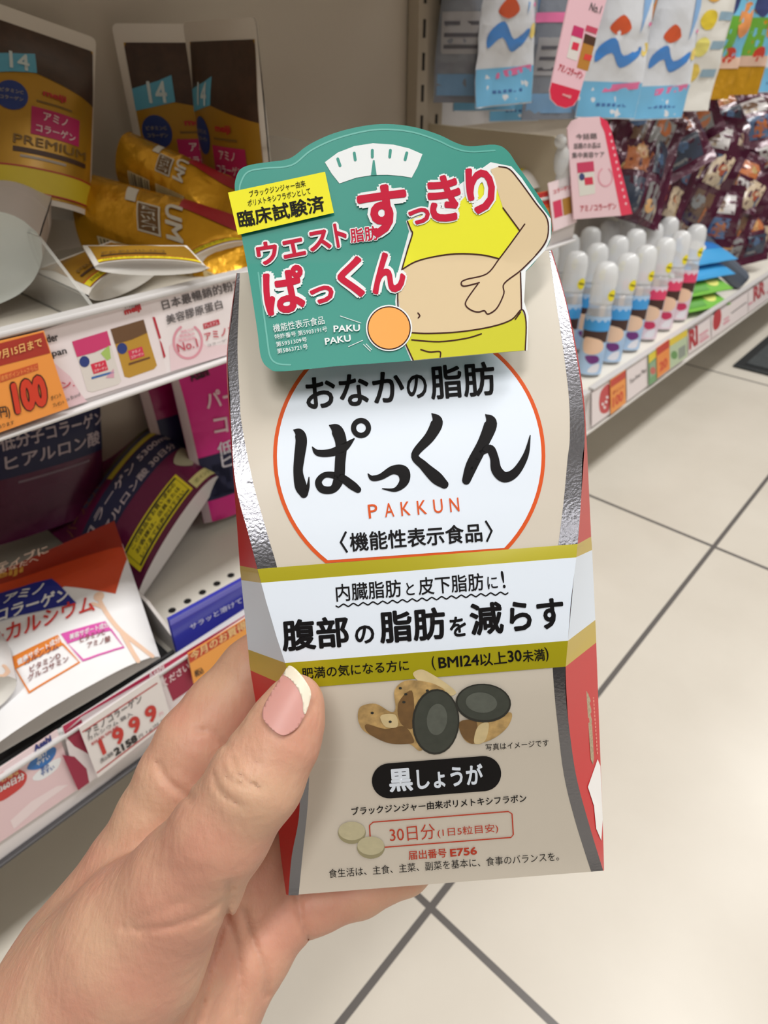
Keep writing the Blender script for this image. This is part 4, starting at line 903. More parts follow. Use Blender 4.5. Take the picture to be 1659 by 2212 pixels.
# bands
LB, RB = lambda t: t, lambda t: t
sh.poly([(556, 1229), (1248, 1175), (1245, 1204), (564, 1259)], gold, 4)
sh.poly([(564, 1259), (1245, 1204), (1233, 1300), (1227, 1384), (616, 1432), (598, 1378), (575, 1300)], pale, 4)
sh.poly([(616, 1432), (1227, 1384), (1222, 1440), (630, 1488)], gold, 4)
def T(t, p0, p1, h, m=ink, b=0.0, L=6): sh.text(t, p0, p1, h, m, b, L)
T('おなか', (663, 886), (876, 868), 70, b=0.022)
T('の', (880, 862), (924, 859), 52, b=0.022)
T('脂肪', (932, 864), (1072, 853), 74, b=0.022)
z1 = lambda x, y, *r: (460 + x / 1.929, 760 + y / 1.929) + tuple(k / 1.929 for k in r)
for st in ([(336, 325, 2), (358, 338, 20), (368, 370, 24), (360, 440, 22), (355, 500, 20), (366, 560, 25), (378, 592, 17)], [(384, 592, 12), (396, 560, 7), (400, 522, 2)],
           [(414, 396, 2), (436, 420, 13), (490, 420, 16), (545, 398, 18), (588, 362, 3)],
           [(485, 306, 2), (515, 325, 24), (534, 380, 24), (530, 460, 22), (524, 530, 22), (500, 572, 16), (455, 572, 16), (440, 540, 14), (470, 512, 12), (530, 522, 16), (580, 556, 18), (604, 574, 14)],
           [(646, 508, 2), (664, 526, 11), (700, 520, 13), (750, 492, 18), (792, 500, 26), (796, 540, 20), (760, 574, 9), (706, 570, 2)],
           [(912, 257, 2), (934, 290, 24), (905, 352, 22), (842, 428, 16), (878, 474, 19), (930, 524, 26), (964, 552, 18)],
           [(1136, 261, 2), (1158, 296, 26), (1126, 380, 24), (1080, 470, 25), (1056, 535, 18)],
           [(1072, 500, 4), (1110, 430, 10), (1152, 404, 18), (1172, 440, 18), (1182, 492, 22), (1216, 522, 22), (1262, 500, 18), (1304, 430, 12), (1322, 348, 2)]):
    sh.stroke([z1(*p) for p in st], ink, n=7, lift=6)
sh.stroke([z1(617 + 31 * math.cos(a), 317 + 31 * math.sin(a)) for a in [i * math.pi / 6 for i in range(12)]], ink, 11 / 1.929, n=4, closed=True, lift=6)
for i, ch in enumerate('PAKKUN'):
    k = i / 5 * 176
    T(ch, (797 + k, 1120 - k * 0.078), (817 + k, 1118 - k * 0.078), 30, orange_ink, 0.005)
T('〈', (735, 1195), (752, 1194), 47, b=0.02); T('機能性表示食品', (757, 1192), (1043, 1170), 41, b=0.02); T('〉', (1050, 1171), (1066, 1170), 47, b=0.02)
T('内臓脂肪', (727, 1300), (868, 1289), 38, b=0.012); T('と', (878, 1286), (896, 1285), 27, b=0.012); T('皮下脂肪', (905, 1286), (1046, 1275), 38, b=0.012); T('に', (1054, 1273), (1076, 1271), 27, b=0.01); T('!', (1087, 1271), (1093, 1270), 38, b=0.012)
sh.stroke([(726 + i * 5.3, 1309 - i * 5.3 * 0.076 + 3 * math.sin(i * math.pi / 2)) for i in range(71)], ink, 1.5, n=2, lift=6)
T('腹部', (611, 1408), (756, 1397), 68, b=0.03); T('の', (768, 1392), (810, 1389), 40, b=0.028); T('脂肪', (822, 1391), (965, 1380), 70, b=0.03); T('を', (973, 1377), (1009, 1374), 44, b=0.028); T('減', (1018, 1374), (1090, 1368), 70, b=0.03); T('らす', (1103, 1366), (1221, 1356), 66, b=0.03)
T('肥満の気になる方に', (653, 1468), (884, 1449), 25, b=0.012)
T('(', (935, 1449), (942, 1448), 31, b=0.01); T('BMI24', (948, 1444), (1036, 1437), 24, b=0.02); T('以上', (1038, 1440), (1096, 1434), 28, b=0.015); T('30', (1098, 1431), (1128, 1428), 25, b=0.02); T('未満', (1130, 1431), (1178, 1427), 26, b=0.015); T(')', (1180, 1429), (1187, 1428), 31, b=0.01)
# ginger picture
z2 = lambda x, y: (480 + x / 1.929, 1160 + y / 1.929)
gin = mat((178, 146, 92), 0.6, noise_amt=0.8, nscale=330); gind = mat((112, 82, 44), 0.6, noise_amt=0.4, nscale=300); ging = mat((206, 186, 140), 0.6, noise_amt=0.2, nscale=300)
cut, cutr, cuti = mat((58, 62, 54), 0.6, noise_amt=0.25, nscale=400), mat((38, 38, 32), 0.6), mat((88, 92, 84), 0.6, noise_amt=0.3, nscale=400)
def P2(pts, m, L): sh.poly(spline([z2(*p) for p in pts], 5, True), m, L)
P2([(795, 570), (830, 552), (880, 575), (940, 615), (975, 650), (930, 660), (830, 610)], ging, 6)
P2([(565, 740), (580, 705), (640, 695), (700, 728), (722, 715), (718, 640), (760, 600), (830, 600), (900, 620), (930, 660), (880, 800), (830, 890), (780, 862), (690, 855), (600, 815), (572, 780)], gin, 7)
P2([(600, 780), (680, 800), (760, 790), (800, 850), (770, 862), (690, 858), (610, 818)], gind, 8)
P2([(735, 690), (790, 640), (800, 740), (790, 800), (740, 770)], gind, 8)
P2([(660, 745), (720, 740), (730, 790), (680, 790)], ging, 9)
P2([(990, 770), (1080, 765), (1200, 730), (1190, 790), (1120, 845), (1040, 862), (1000, 830)], gin, 6)
P2([(990, 770), (1060, 770), (1050, 860), (1000, 830)], gind, 7)
P2([(1065, 790), (1110, 775), (1095, 850), (1050, 858)], ging, 8)
sh.ell(*z2(1088, 692), 60, 42, cutr, 0.05, 9); sh.ell(*z2(1088, 690), 56, 38, cut, 0.05, 10); sh.ell(*z2(1080, 690), 34, 22, cuti, 0.1, 11)
sh.ell(*z2(890, 770), 51, 71, cutr, 0.05, 9); sh.ell(*z2(891, 770), 47, 67, cut, 0.05, 10); sh.ell(*z2(895, 760), 22, 34, cuti, 0.1, 11)
for gx, gy in ((625, 733), (757, 688), (765, 655), (742, 630), (700, 770), (855, 640)): sh.ell(*z2(gx, gy), 3.5, 2.6, cutr, 0, 10)
T('写真はイメージです', (1050, 1622), (1186, 1612), 15, b=0.003)
a0 = math.radians(-4.4)
pill = []
for sx, sa in ((1, -math.pi / 2), (-1, math.pi / 2)):
    for i in range(15):
        a = sa + i * math.pi / 14
        x, y = sx * 102 + 38 * math.cos(a), 38 * math.sin(a)
        pill.append((943 + x * math.cos(a0) - y * math.sin(a0), 1679 + x * math.sin(a0) + y * math.cos(a0)))
sh.poly(pill, mat((16, 14, 16), 0.5, spec=0.15), 5)
T('黒', (842, 1712), (893, 1708), 50, pale, 0.035); T('しょうが', (902, 1706), (1045, 1695), 46, pale, 0.03)
T('ブラックジンジャー由来ポリメトキシフラボン', (760, 1762), (1138, 1733), 18, b=0.018)
rr = [(806, 1776), (1098, 1753), (1106, 1758), (1109, 1803), (1104, 1809), (808, 1832), (801, 1828), (798, 1783)]
sh.stroke(rr, bred, 1.3, closed=True, smooth=False, lift=5)
tab, tabs = mat((188, 180, 146), 0.6, noise_amt=0.12, nscale=500), mat((150, 142, 108), 0.6)
for x, y in ((760, 1797), (801, 1829)):
    sh.ell(x, y + 2, 30, 24, tabs, 0, 6); sh.ell(x, y - 2, 29, 20, tab, 0, 7)
T('30日分', (843, 1820), (941, 1812), 33, bred, 0.0); T('(1日5粒目安)', (946, 1811), (1077, 1800), 21, bred, 0.003)
T('届出番号', (883, 1858), (965, 1852), 20, bred, 0.015); T('E756', (973, 1851), (1031, 1846), 17, bred, 0.03)
T('食生活は、主食、主菜、副菜を基本に、食事のバランスを。', (711, 1897), (1208, 1859), 19)
sh.build('front_panel', box)
# side walls: strips from the front fold to the back panel, with the bands running round
def wall(nodes, sec, name, flip):
    w = Sheet(None); V, F, MI = [], [], []
    rows = spline([f + b for f, b in nodes], 6)
    for r in rows:
        f = BOXI @ atD(r[0], r[1], D0 - zs(tt(r[0], r[1])))
        b = BOXI @ atD(r[2], r[3], D0)
        for k in range(4): V.append(f.lerp(b, k / 3))
    for i in range(len(rows) - 1):
        m = w.mi(sec[min(i // 6, len(sec) - 1)])
        for k in range(3):
            q = [i * 4 + k, i * 4 + k + 1, i * 4 + k + 5, i * 4 + k + 4]
            F.append(q[::-1] if flip else q); MI.append(m)
    w.V, w.F, w.MI = V, F, MI
    return w.build(name, box)
LN = [((512, 590), (511, 590)), ((492, 760), (490, 762)), ((499, 915), (496, 915)), ((509, 1045), (505, 1045)), ((538, 1159), (513, 1150)), ((556, 1229), (518, 1222)), ((564, 1259), (521, 1253)), ((616, 1432), (536, 1403)), ((632, 1488), (541, 1448)), ((648, 1600), (560, 1560)), ((649, 1692), (585, 1690)), ((645, 1771), (600, 1780)), ((630, 1851), (607, 1851)), ((623, 1934), (618, 1932))]
wall(LN, [redp, redp, redp, redp, redp, goldside, pale, goldside, redp], 'side_panel', True)
RN = [((1190, 541), (1192, 541)), ((1221, 649), (1223, 649)), ((1243, 757), (1246, 757)), ((1258, 858), (1261, 858)), ((1263, 945), (1267, 945)), ((1255, 1080), (1273, 1075)), ((1248, 1175), (1277, 1159)), ((1244, 1204), (1279, 1188)), ((1227, 1384), (1286, 1339)), ((1222, 1440), (1288, 1388)), ((1228, 1560), (1293, 1530)), ((1244, 1673), (1298, 1665)), ((1270, 1772), (1302, 1775)), ((1303, 1881), (1305, 1880))]
rs = wall(RN, [redp, redp, redp, redp, redp, redp, goldside, pale, goldside, redp], 'side_panel', False)
# back panel with top and bottom folds
w = Sheet(None); bk = [b for f, b in LN] + [b for f, b in RN][::-1]
w = Sheet(lambda u, v, l: BOXI @ atD(u, v, D0), flip=False)
w.poly([(p[0], p[1]) for p in bk], redp, 0); w.build('back_panel', box)
for nm, a, b in (('top_flap', 0, 0), ('bottom_flap', -1, -1)):
    w = Sheet(None); f0, b0 = LN[a]; f1, b1 = RN[b]
    w.V = [BOXI @ atD(*f0, D0 - zs(tt(*f0))), BOXI @ atD(*f1, D0 - zs(tt(*f1))), BOXI @ atD(*b1, D0), BOXI @ atD(*b0, D0)]
    w.F = [[0, 1, 2, 3]]; w.MI = [0]; w.mi(beige); w.build(nm, box, smooth=False)
# white printed oblong and its fine silver line on the red side
def rside(u, v, lift):
    # on the right wall: between front fold and back edge at the same height
    for (f0, b0), (f1, b1) in zip(RN, RN[1:]):
        if f0[1] <= v <= f1[1]:
            k = (v - f0[1]) / (f1[1] - f0[1]); break
    uf, ub = f0[0] + (f1[0] - f0[0]) * k, b0[0] + (b1[0] - b0[0]) * k
    q = (u - uf) / max(ub - uf, 1e-3)
    d = (D0 - zs(tt(uf, v))) * (1 - q) + D0 * q
    return BOXI @ atD(u, v, d - 0.0004 - lift)
ls = Sheet(rside, step=(0, 20), flip=True)
ls.poly([(1262, 1424), (1267, 1418), (1271, 1424), (1283, 1638), (1281, 1652), (1276, 1640)], mat((190, 172, 140), 0.35, 0.3, bump=0.5, bscale=900), 1)
[ls.poly([(1275 + k * 0.56, 1424 + k * 8), (1277.5 + k * 0.56, 1424 + k * 8), (1277.7 + k * 0.56, 1429 + k * 8), (1275.2 + k * 0.56, 1429 + k * 8)], mat((222, 140, 124), 0.5), 2) for k in range(26)]
ls.poly([(1291, 1640), (1297, 1655), (1302, 1770), (1299, 1816), (1288, 1790), (1283, 1740), (1270, 1700)], paper(236, 234, 232), 1)
ls.build('side_print', box)

# teal card fixed to the top of the box
DC = D0 - 0.0215
def cfront(u, v, lift):
    return BOXI @ atD(u, v, DC - 0.0045 * max(0, min(1, (v - 560) / 240)) - lift)
z6 = lambda x, y, *r: (480 + x / 2.242, 250 + y / 2.242) + tuple(k / 2.242 for k in r)
OUT = [(62, 370), (62, 320), (85, 262), (140, 237), (240, 222), (330, 205), (420, 140), (540, 85), (680, 50), (800, 40), (930, 55), (1050, 92), (1130, 130), (1200, 148), (1320, 140), (1380, 168), (1430, 240), (1500, 340), (1560, 430), (1592, 500), (1592, 590), (1565, 650), (1500, 725), (1460, 765), (1460, 850), (1462, 900), (1484, 970), (1480, 1050), (1478, 1136), (1300, 1152), (900, 1188), (560, 1212), (290, 1238), (225, 1222), (188, 1170), (170, 1040), (130, 780), (92, 575)]
OUTP = [z6(*p) for p in OUT]
tc = mat((40, 140, 126), 0.42, spec=0.25); tcl = mat((66, 162, 148), 0.38, spec=0.4)
oc = spline(OUTP[:22], 4)[:-1] + OUTP[22:29] + OUTP[29:32] + spline(OUTP[31:], 4)[1:]
cs = Sheet(cfront, step=(60, 30), lift=0.00006, flip=True)
cs.poly(oc, tc, 0)
n0 = len(cs.V)
cs.V += [cfront(u, v, 0) for u, v in oc] + [cfront(u, v, -0.0006) for u, v in oc]
N = len(oc)
e = cs.mi(tcl)
for i in range(N):
    cs.F.append([n0 + i, n0 + (i + 1) % N, n0 + N + (i + 1) % N, n0 + N + i]); cs.MI.append(e)
bks = Sheet(lambda u, v, l: cfront(u, v, -0.0006), flip=False); bks.poly(oc, tc, 0)
b0 = len(cs.V); cs.V += bks.V; cs.F += [[b0 + i for i in f] for f in bks.F]; cs.MI += [cs.mi(tc)] * len(bks.F)
cw, cr, cy, ck, cbr = mat((230, 234, 236), 0.5, spec=0.2), mat((192, 16, 54), 0.5, spec=0.12), mat((226, 224, 34), 0.5, spec=0.2), mat((214, 192, 154), 0.5, spec=0.2), mat((60, 24, 18), 0.5, spec=0.1)
cyd = mat((198, 196, 38), 0.5, spec=0.2)
def CP(pts, m, L, n=4): cs.poly(spline([z6(*p) for p in pts], n, True) if n > 1 else [z6(*p) for p in pts], m, L)
def CS(pts, w, m, L): cs.stroke([z6(*p) for p in pts], m, w / 2.242, lift=L, n=5)
# pressed rim line
CS([(95, 575), (84, 380), (92, 320), (125, 272), (200, 255), (335, 240), (430, 168), (550, 112), (690, 75), (800, 66), (925, 80), (1040, 118), (1120, 155), (1200, 174), (1320, 168)], 4, tcl, 1)
CS([(175, 760), (215, 1060), (232, 1165), (268, 1200), (330, 1206)], 4, tcl, 1)
CP([(497, 225), (560, 178), (640, 147), (730, 133), (830, 140), (905, 158), (970, 186), (945, 250), (918, 300), (870, 292), (800, 286), (730, 287), (650, 300), (568, 328), (530, 280)], cw, 2, 1)
for x, y, a in ((565, 225, -0.35), (642, 197, -0.15), (727, 183, 0.0), (813, 183, 0.1), (890, 196, 0.25)):
    CS([(x + 16 * math.sin(a), y - 16), (x - 16 * math.sin(a), y + 16)], 7, tc, 3)
CP([(730, 215), (738, 215), (748, 287), (720, 289)], tc, 3, 1)
# figure of a waist: outline, shirt, skin, arm, shorts
CP([(1300, 225), (1400, 245), (1450, 300), (1530, 420), (1592, 500), (1592, 590), (1565, 650), (1470, 752), (1462, 900), (1484, 970), (1480, 1050), (1478, 1136), (1300, 1152), (915, 1187), (880, 1105), (850, 1020), (838, 900), (855, 740), (880, 650), (905, 560), (890, 510), (1000, 440)], cw, 1, 1)
CP([(895, 510), (912, 550), (920, 572), (900, 640), (872, 742), (940, 705), (1050, 678), (1150, 668), (1260, 674), (1345, 692), (1440, 555), (1370, 440), (1340, 350), (1260, 300), (1150, 420), (1000, 470)], cy, 3, 1)
CP([(870, 745), (940, 705), (1050, 678), (1150, 668), (1260, 674), (1345, 692), (1445, 700), (1448, 860), (1450, 935), (1400, 988), (1300, 1022), (1150, 1046), (1000, 1054), (915, 1050), (870, 980), (852, 880), (856, 800)], ck, 3, 1)
CP([(912, 1050), (1000, 1054), (1150, 1046), (1300, 1022), (1400, 988), (1452, 940), (1470, 985), (1472, 1050), (1468, 1136), (1300, 1150), (925, 1184), (890, 1110)], cyd, 3, 1)
CP([(1300, 260), (1340, 246), (1390, 258), (1440, 315), (1520, 425), (1576, 500), (1576, 585), (1540, 650), (1450, 745), (1366, 812), (1364, 862), (1330, 932), (1288, 960), (1272, 946), (1240, 950), (1212, 944), (1180, 922), (1182, 892), (1236, 815), (1172, 825), (1158, 808), (1184, 792), (1282, 765), (1342, 692), (1440, 552), (1360, 446)], ck, 4, 1)
for q in ([(1340, 246), (1390, 258), (1440, 315), (1520, 425), (1574, 500), (1576, 585), (1540, 650), (1450, 745), (1366, 812), (1364, 862), (1330, 932), (1288, 960), (1270, 944), (1242, 950), (1212, 944), (1182, 922), (1184, 892), (1238, 815)],
          [(1465, 525), (1400, 615), (1342, 692), (1282, 765), (1184, 792), (1158, 808), (1172, 825), (1245, 808)], [(1360, 446), (1440, 555)],
          [(897, 510), (914, 552), (921, 572), (900, 640), (870, 745)], [(870, 745), (940, 705), (1050, 678), (1150, 668), (1260, 674), (1340, 692)], [(856, 770), (850, 870), (852, 930)],
          [(915, 1050), (1000, 1054), (1150, 1046), (1300, 1022), (1400, 988), (1452, 938), (1472, 1000), (1468, 1136)], [(1445, 760), (1448, 860), (1450, 935)], [(918, 1085), (1050, 1094), (1180, 1078), (1255, 1056)],
          [(962, 1132), (1005, 1144), (1054, 1142), (1056, 1168)], [(890, 1108), (925, 1184)], [(1420, 985), (1445, 950)], [(948, 955), (957, 968), (950, 978)]):
    CS(q, 3.2, cbr, 5)
# lettering with white outlines
def card_text(t, p0, p1, h, m, b, out=0.0, L=8):
    vs = None
    if out: cs.text(t, z6(p0[0] - out * 100, p0[1] + out * 80), z6(p1[0] + out * 100, p1[1] + out * 80), (h + out * 170) / 2.242, cw, b + out, 6)
    cs.text(t, z6(*p0), z6(*p1), h / 2.242, m, b, L)
for t, p0, p1, h in (('ウ', (176, 728), (278, 712), 112), ('エ', (300, 694), (408, 672), 86), ('ス', (428, 660), (532, 640), 96), ('ト', (556, 640), (612, 630), 118),
                     ('す', (676, 600), (916, 570), 252), ('っ', (906, 530), (1010, 520), 78), ('き', (1006, 520), (1168, 505), 226), ('り', (1200, 482), (1338, 462), 226),
                     ('ぱ', (216, 972), (420, 940), 226), ('っ', (432, 916), (546, 900), 84), ('く', (566, 886), (694, 876), 200), ('ん', (730, 868), (896, 848), 200)):
    card_text(t, p0, p1, h, cr, 0.034, 0.085)
card_text('脂肪', (625, 617), (758, 600), 70, cr, 0.016, 0.05)
cs.ell(*z6(808, 1028), 50, 50, cw, 0, 6, 40); cs.ell(*z6(808, 1028), 47, 47, cbr, 0, 7, 40); cs.ell(*z6(808, 1028), 44.5, 44.5, mat((236, 152, 28), 0.45), 0, 8, 40)
for t, p0, p1, h in (('PAKU', (540, 1049), (668, 1043), 33), ('PAKU', (500, 1110), (625, 1092), 33)): card_text(t, p0, p1, h, cw, 0.025)
for t, p0, p1, h in (('機能性表示食品', (250, 1050), (497, 1008), 40), ('特許番号 第5903191号', (256, 1084), (510, 1044), 25), ('第5931309号', (263, 1120), (412, 1095), 25), ('第5863721号', (268, 1153), (416, 1129), 25)): card_text(t, p0, p1, h, cw, 0.004)
for q in ([(572, 970), (672, 1004)], [(612, 1118), (680, 1088)], [(685, 1108), (718, 1140)], [(697, 1105), (724, 1133)]): CS(q, 1.6, cw, 4)
card = cs.build('promotional_card', box)
card['label'] = 'teal card shaped like a bathroom scale'
ys = Sheet(lambda u, v, l: cfront(u, v, l + 0.0009), step=(60, 30), lift=0.00006, flip=True)
yq = [z6(28, 372), z6(498, 271), z6(541, 470), z6(76, 577)]
yel, kk = mat((234, 228, 28), 0.5, spec=0.2), mat((18, 18, 14), 0.5, spec=0.1)
ys.poly(yq, yel, 0)
for t, p0, p1, h, b in (('ブラックジンジャー由来', (134, 395), (406, 342), 32, 0.006), ('ポリメトキシフラボンとして', (126, 440), (430, 378), 32, 0.006), ('臨床試験済', (84, 545), (502, 462), 82, 0.022)):
    ys.text(t, z6(*p0), z6(*p1), h / 2.242, kk, b, 2)
ys.build('sticker', card)

# ------------------------------------------------------------------ the hand: one continuous surface grown round its bones (millimetres: right, up, forward)
def hp(u, v, d): return np.array([(u - CX) * d / FPX, (CY - v) * d / FPX, d])
def chain(pts): return [(hp(u, v, d), r * d / FPX) for u, v, d, r in pts]
def smin(a, b, k):
    h = np.clip(0.5 + 0.5 * (b - a) / k, 0, 1)
    return b + (a - b) * h - k * h * (1 - h)
def cone(P, a, ra, b, rb):
    ab = b - a; L2 = float(ab @ ab)
    t = np.clip(((P - a) @ ab) / L2, 0, 1)
    q = P - a - t[..., None] * ab
    return np.sqrt((q * q).sum(-1)) - (ra + (rb - ra) * t)
THUMB = chain([(640, 1513, 166.5, 55), (628, 1545, 165, 71), (605, 1598, 163.5, 84), (556, 1680, 162, 99), (478, 1795, 164, 104), (400, 1905, 170, 122), (300, 2030, 178, 165), (190, 2170, 186, 205)])
INDEX = chain([(600, 1395, 216, 62), (548, 1450, 214, 72), (478, 1535, 209, 79), (425, 1606, 204, 86), (385, 1680, 202, 86), (345, 1770, 202, 92), (300, 1890, 202, 118), (215, 2060, 200, 165)])
MIDDLE = chain([(760, 1560, 218, 62), (640, 1650, 218, 70), (520, 1760, 214, 78), (430, 1840, 210, 90), (330, 1990, 206, 140), (230, 2130, 202, 165)])
RING = chain([(860, 1700, 220, 58), (720, 1770, 219, 66), (600, 1840, 217, 74), (500, 1935, 212, 92), (400, 2070, 207, 130), (290, 2190, 203, 150)])
LITTLE = chain([(960, 1820, 222, 38), (880, 1885, 221, 43), (780, 1925, 219, 50), (690, 1948, 217, 58), (618, 1975, 215, 66), (545, 2055, 211, 84), (455, 2180, 206, 108), (380, 2280, 202, 130)])
WRIST = chain([(270, 2120, 196, 180), (170, 2270, 192, 225), (40, 2440, 188, 250), (-110, 2640, 180, 262)])
def hand_sdf(P):
    def ch(c, k):
        d = None
        for (a, ra), (b, rb) in zip(c, c[1:]):
            x = cone(P, a, ra, b, rb)
            d = x if d is None else smin(d, x, k)
        return d
    th = ch(THUMB, 3.0)
    fi = ch(INDEX, 2.5)
    for c in (MIDDLE, RING, LITTLE): fi = smin(fi, ch(c, 2.5), 2.6)
    d = smin(fi, ch(WRIST, 8), 10)
    d = smin(th, d, 3.5)
    # skin folds pressed into the surface that faces the camera
    u = CX + P[..., 0] * FPX / P[..., 2]; v = CY - P[..., 1] * FPX / P[..., 2]
    def fold(pts, w, depth, dmax):
        nonlocal d
        q = spline(pts, 4); best = None
        for (x0, y0), (x1, y1) in zip(q, q[1:]):
            l2 = (x1 - x0) ** 2 + (y1 - y0) ** 2 + 1e-9
            t = np.clip(((u - x0) * (x1 - x0) + (v - y0) * (y1 - y0)) / l2, 0, 1)
            e = (u - x0 - t * (x1 - x0)) ** 2 + (v - y0 - t * (y1 - y0)) ** 2
            best = e if best is None else np.minimum(best, e)
        d = d + depth * np.exp(-best / (w * w)) * (P[..., 2] < dmax)
    z4 = lambda *ps: [(x / 2.183, 1380 + y / 2.183) for x, y in ps]
    z5 = lambda *ps: [(440 + x / 5.184, 1400 + y / 5.184) for x, y in ps]
    fold(z5((210, 1340), (230, 1420), (330, 1500), (440, 1560)), 5, 0.7, 172)
    fold(z5((120, 1420), (150, 1560), (250, 1670), (420, 1760)), 5, 0.8, 172)
    fold(z5((330, 1260), (380, 1390), (470, 1480), (600, 1560)), 5, 0.75, 172)
    fold(z5((420, 1180), (450, 1270), (560, 1380)), 4.5, 0.55, 172)
    fold(z5((500, 1190), (560, 1270), (660, 1330)), 4.5, 0.5, 172)
    fold(z4((590, 1365), (720, 1370), (850, 1345), (960, 1300), (1050, 1240)), 7, 0.9, 190)
    fold(z4((620, 1330), (740, 1290), (860, 1240)), 8, 0.5, 190)
    fold(z4((700, 1060), (830, 1100), (980, 1090)), 9, 0.2, 190)
    fold(z4((1085, 1160), (1075, 1260), (1040, 1380), (985, 1550), (960, 1680), (930, 1816)), 9, 1.6, 216)
    fold(z4((1150, 1290), (1190, 1420), (1245, 1560), (1255, 1680)), 8, 1.4, 218)
    fold(z4((1065, 1290), (1110, 1430), (1130, 1600), (1130, 1780)), 8, 1.2, 217)
    fold(z4((1405, 1230), (1420, 1330), (1450, 1410)), 7, 1.2, 224)
    fold(z4((930, 430), (1000, 440), (1060, 490)), 7, 1.0, 212)
    fold(z4((745, 590), (800, 680), (900, 750)), 8, 1.2, 212)
    return d
def surface_nets(f, lo, hi, h):
    n = [int(math.ceil((hi[i] - lo[i]) / h)) + 1 for i in range(3)]
    ax = [lo[i] + h * np.arange(n[i]) for i in range(3)]
    D = np.empty(n)
    for i in range(0, n[0], 24):
        X, Y, Z = np.meshgrid(ax[0][i:i + 24], ax[1], ax[2], indexing='ij')
        D[i:i + 24] = f(np.stack([X, Y, Z], -1))
    s = D < 0
    corner = [(i, j, k) for i in (0, 1) for j in (0, 1) for k in (0, 1)]
    sl = lambda A, c: A[c[0]:A.shape[0] - 1 + c[0], c[1]:A.shape[1] - 1 + c[1], c[2]:A.shape[2] - 1 + c[2]]
    cnt = sum(sl(s, c).astype(int) for c in corner)
    act = (cnt > 0) & (cnt < 8)
    idx = -np.ones(act.shape, int); idx[act] = np.arange(act.sum())
    ps = np.zeros((act.sum(), 3)); w = np.zeros(act.sum())
    for a in corner:
        for b in corner:
            if sum(b) - sum(a) == 1 and all(b[i] >= a[i] for i in range(3)):
                da, db = sl(D, a)[act], sl(D, b)[act]
                cr = (da < 0) != (db < 0)
                t = np.where(cr, da / np.where(cr, da - db, 1), 0)
                ps += np.where(cr[:, None], np.array(a) + t[:, None] * (np.array(b) - np.array(a)), 0); w += cr
    base = np.argwhere(act)
    V = np.array(lo) + h * (base + ps / w[:, None])
    F = []
    for axis in range(3):
        o1, o2 = (axis + 1) % 3, (axis + 2) % 3
        A = s.take(range(n[axis] - 1), axis); B = s.take(range(1, n[axis]), axis)
        e = np.argwhere(A != B)
        e = e[(e[:, o1] > 0) & (e[:, o2] > 0) & (e[:, o1] < n[o1] - 1) & (e[:, o2] < n[o2] - 1)]
        qs = []
        for a, b in ((-1, -1), (0, -1), (0, 0), (-1, 0)):
            r = e.copy(); r[:, o1] += a; r[:, o2] += b; qs.append(idx[r[:, 0], r[:, 1], r[:, 2]])
        q = np.stack(qs, 1); ins = s[e[:, 0], e[:, 1], e[:, 2]]
        q[~ins] = q[~ins][:, ::-1]
        F += q.tolist()
    return V, F
hv, hf = surface_nets(hand_sdf, (-145, -190, 146), (40, -36, 236), 0.9)
hv = hv / 1000
HM = CM @ Matrix.Translation(Vector((-0.05, -0.1, -0.19)))
HI = HM.inverted()
def cam2hand(x, y, d): return HI @ (CAM + RT * x + UP * y + FW * d)
def skin_material():
    m = bpy.data.materials.new('skin'); m.use_nodes = True
    nt = m.node_tree; b = nt.nodes['Principled BSDF']
    b.inputs['Roughness'].default_value = 0.5
    b.inputs['Specular IOR Level'].default_value = 0.35
    b.inputs['Subsurface Weight'].default_value = 0.35
    b.inputs['Subsurface Radius'].default_value = (0.006, 0.0022, 0.0012)
    b.inputs['Subsurface Scale'].default_value = 1.0
    tc = nt.nodes.new('ShaderNodeTexCoord')
    def nz(scale, det):
        n = nt.nodes.new('ShaderNodeTexNoise'); n.inputs['Scale'].default_value = scale; n.inputs['Detail'].default_value = det
        nt.links.new(tc.outputs['Object'], n.inputs['Vector']); return n
    n1 = nz(38, 5)
    r = nt.nodes.new('ShaderNodeValToRGB')
    r.color_ramp.elements[0].position = 0.36; r.color_ramp.elements[1].position = 0.66
    r.color_ramp.elements[0].color = (lin(202), lin(148), lin(126), 1); r.color_ramp.elements[1].color = (lin(208), lin(168), lin(140), 1)
    nt.links.new(n1.outputs['Fac'], r.inputs[0]); nt.links.new(r.outputs[0], b.inputs['Base Color'])
    n2 = nz(330, 4)
    mp = nt.nodes.new('ShaderNodeMapping'); mp.inputs['Scale'].default_value = (420, 160, 300); mp.inputs['Rotation'].default_value = (0, 0, 0.9)
    nt.links.new(tc.outputs['Object'], mp.inputs[0])
    n3 = nt.nodes.new('ShaderNodeTexNoise'); n3.inputs['Scale'].default_value = 1.2; n3.inputs['Detail'].default_value = 4
    nt.links.new(mp.outputs[0], n3.inputs['Vector'])
    ad = nt.nodes.new('ShaderNodeMath'); nt.links.new(n2.outputs['Fac'], ad.inputs[0]); nt.links.new(n3.outputs['Fac'], ad.inputs[1])
    bp = nt.nodes.new('ShaderNodeBump'); bp.inputs['Strength'].default_value = 0.5; bp.inputs['Distance'].default_value = 0.0006
    nt.links.new(ad.outputs[0], bp.inputs['Height']); nt.links.new(bp.outputs['Normal'], b.inputs['Normal'])
    return m
SKIN = skin_material()
me = bpy.data.meshes.new('hand')
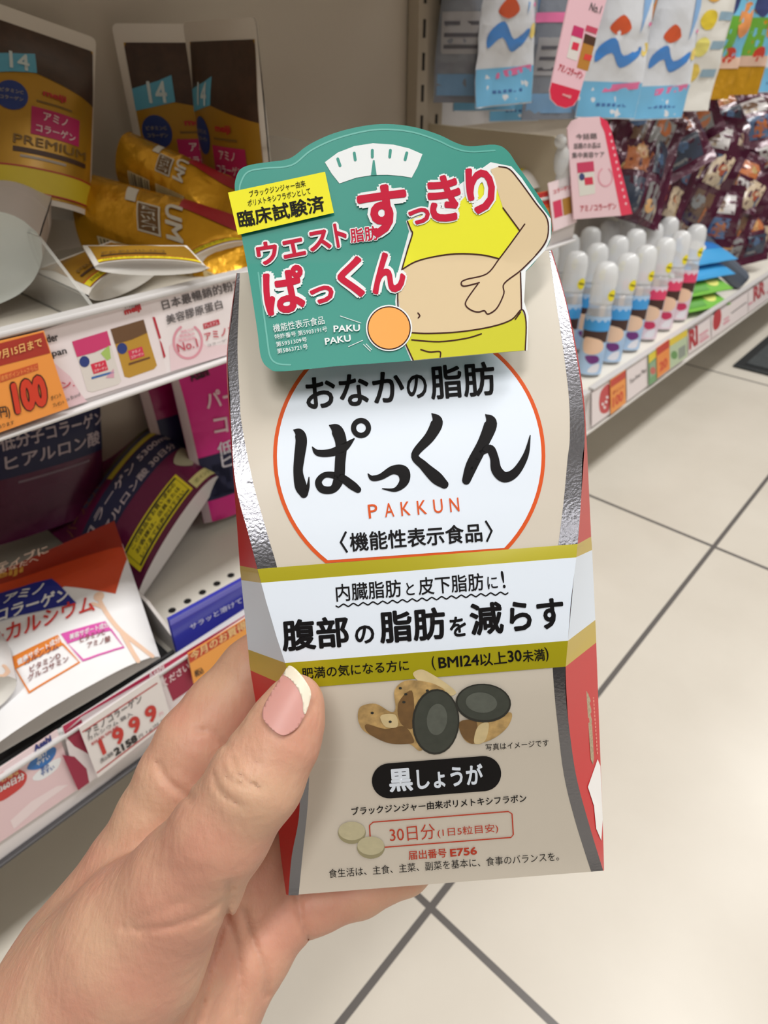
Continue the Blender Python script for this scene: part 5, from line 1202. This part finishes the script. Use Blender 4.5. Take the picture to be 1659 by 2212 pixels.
me.from_pydata([tuple(cam2hand(*v)) for v in hv], [], hf)
bm = bmesh.new(); bm.from_mesh(me)
for _ in range(2): bmesh.ops.smooth_vert(bm, verts=bm.verts, factor=0.4, use_axis_x=True, use_axis_y=True, use_axis_z=True)
bmesh.ops.recalc_face_normals(bm, faces=bm.faces)
bm.to_mesh(me); bm.free()
me.materials.append(SKIN)
me.polygons.foreach_set('use_smooth', [True] * len(me.polygons))
hand = link('hand', me, None, HM)
tag(hand, 'left hand with long pale nail, thumb pressed on the beige box', 'hand')
# thumbnail: a curved plate lying on the thumb
ta, tb = np.array([648.0, 1497.0]), np.array([556.0, 1680.0])
tax = (tb - ta) / np.linalg.norm(tb - ta); tpx = np.array([-tax[1], tax[0]])
def nail(u, v, lift):
    p = np.array([u, v]) - ta - tpx * -8
    al, pe = p @ tax, p @ tpx
    dc = 166.2 - 0.018 * al
    R = 8.7 + 0.021 * al
    x = pe * dc / FPX
    dd = dc - math.sqrt(max(R * R - x * x * 0.72, 4)) - 0.5 - lift * 1000
    return cam2hand(*(hp(u, v, dd) / 1000))
NP = [(640 - 74, 1545), (571, 1522), (588, 1492), (606, 1463), (620, 1442), (626, 1438), (636, 1443), (652, 1460), (668, 1484), (672, 1500), (668, 1520), (657, 1548), (642, 1572), (624, 1585), (608, 1588), (588, 1576), (573, 1560)]
ns = Sheet(nail, step=(6, 6), lift=0.00005, flip=True)
npz = spline(NP, 4, True)
nail_pink = mat((206, 148, 140), 0.42, sss=0.2, spec=0.4)
ns.poly(npz, nail_pink, 0)
ns.poly(spline([(612, 1456), (620, 1442), (626, 1438), (636, 1443), (652, 1460), (668, 1484), (672, 1500), (668, 1520), (660, 1542), (655, 1536), (654, 1515), (648, 1497), (640, 1482), (628, 1468), (620, 1462)], 4, True), mat((232, 222, 202), 0.42, spec=0.4), 2)
n0 = ns.build('thumbnail', hand)
sol = n0.modifiers.new('plate', 'SOLIDIFY'); sol.thickness = 0.0005; sol.offset = -1
n0['label'] = 'long pink thumbnail with white free edge'
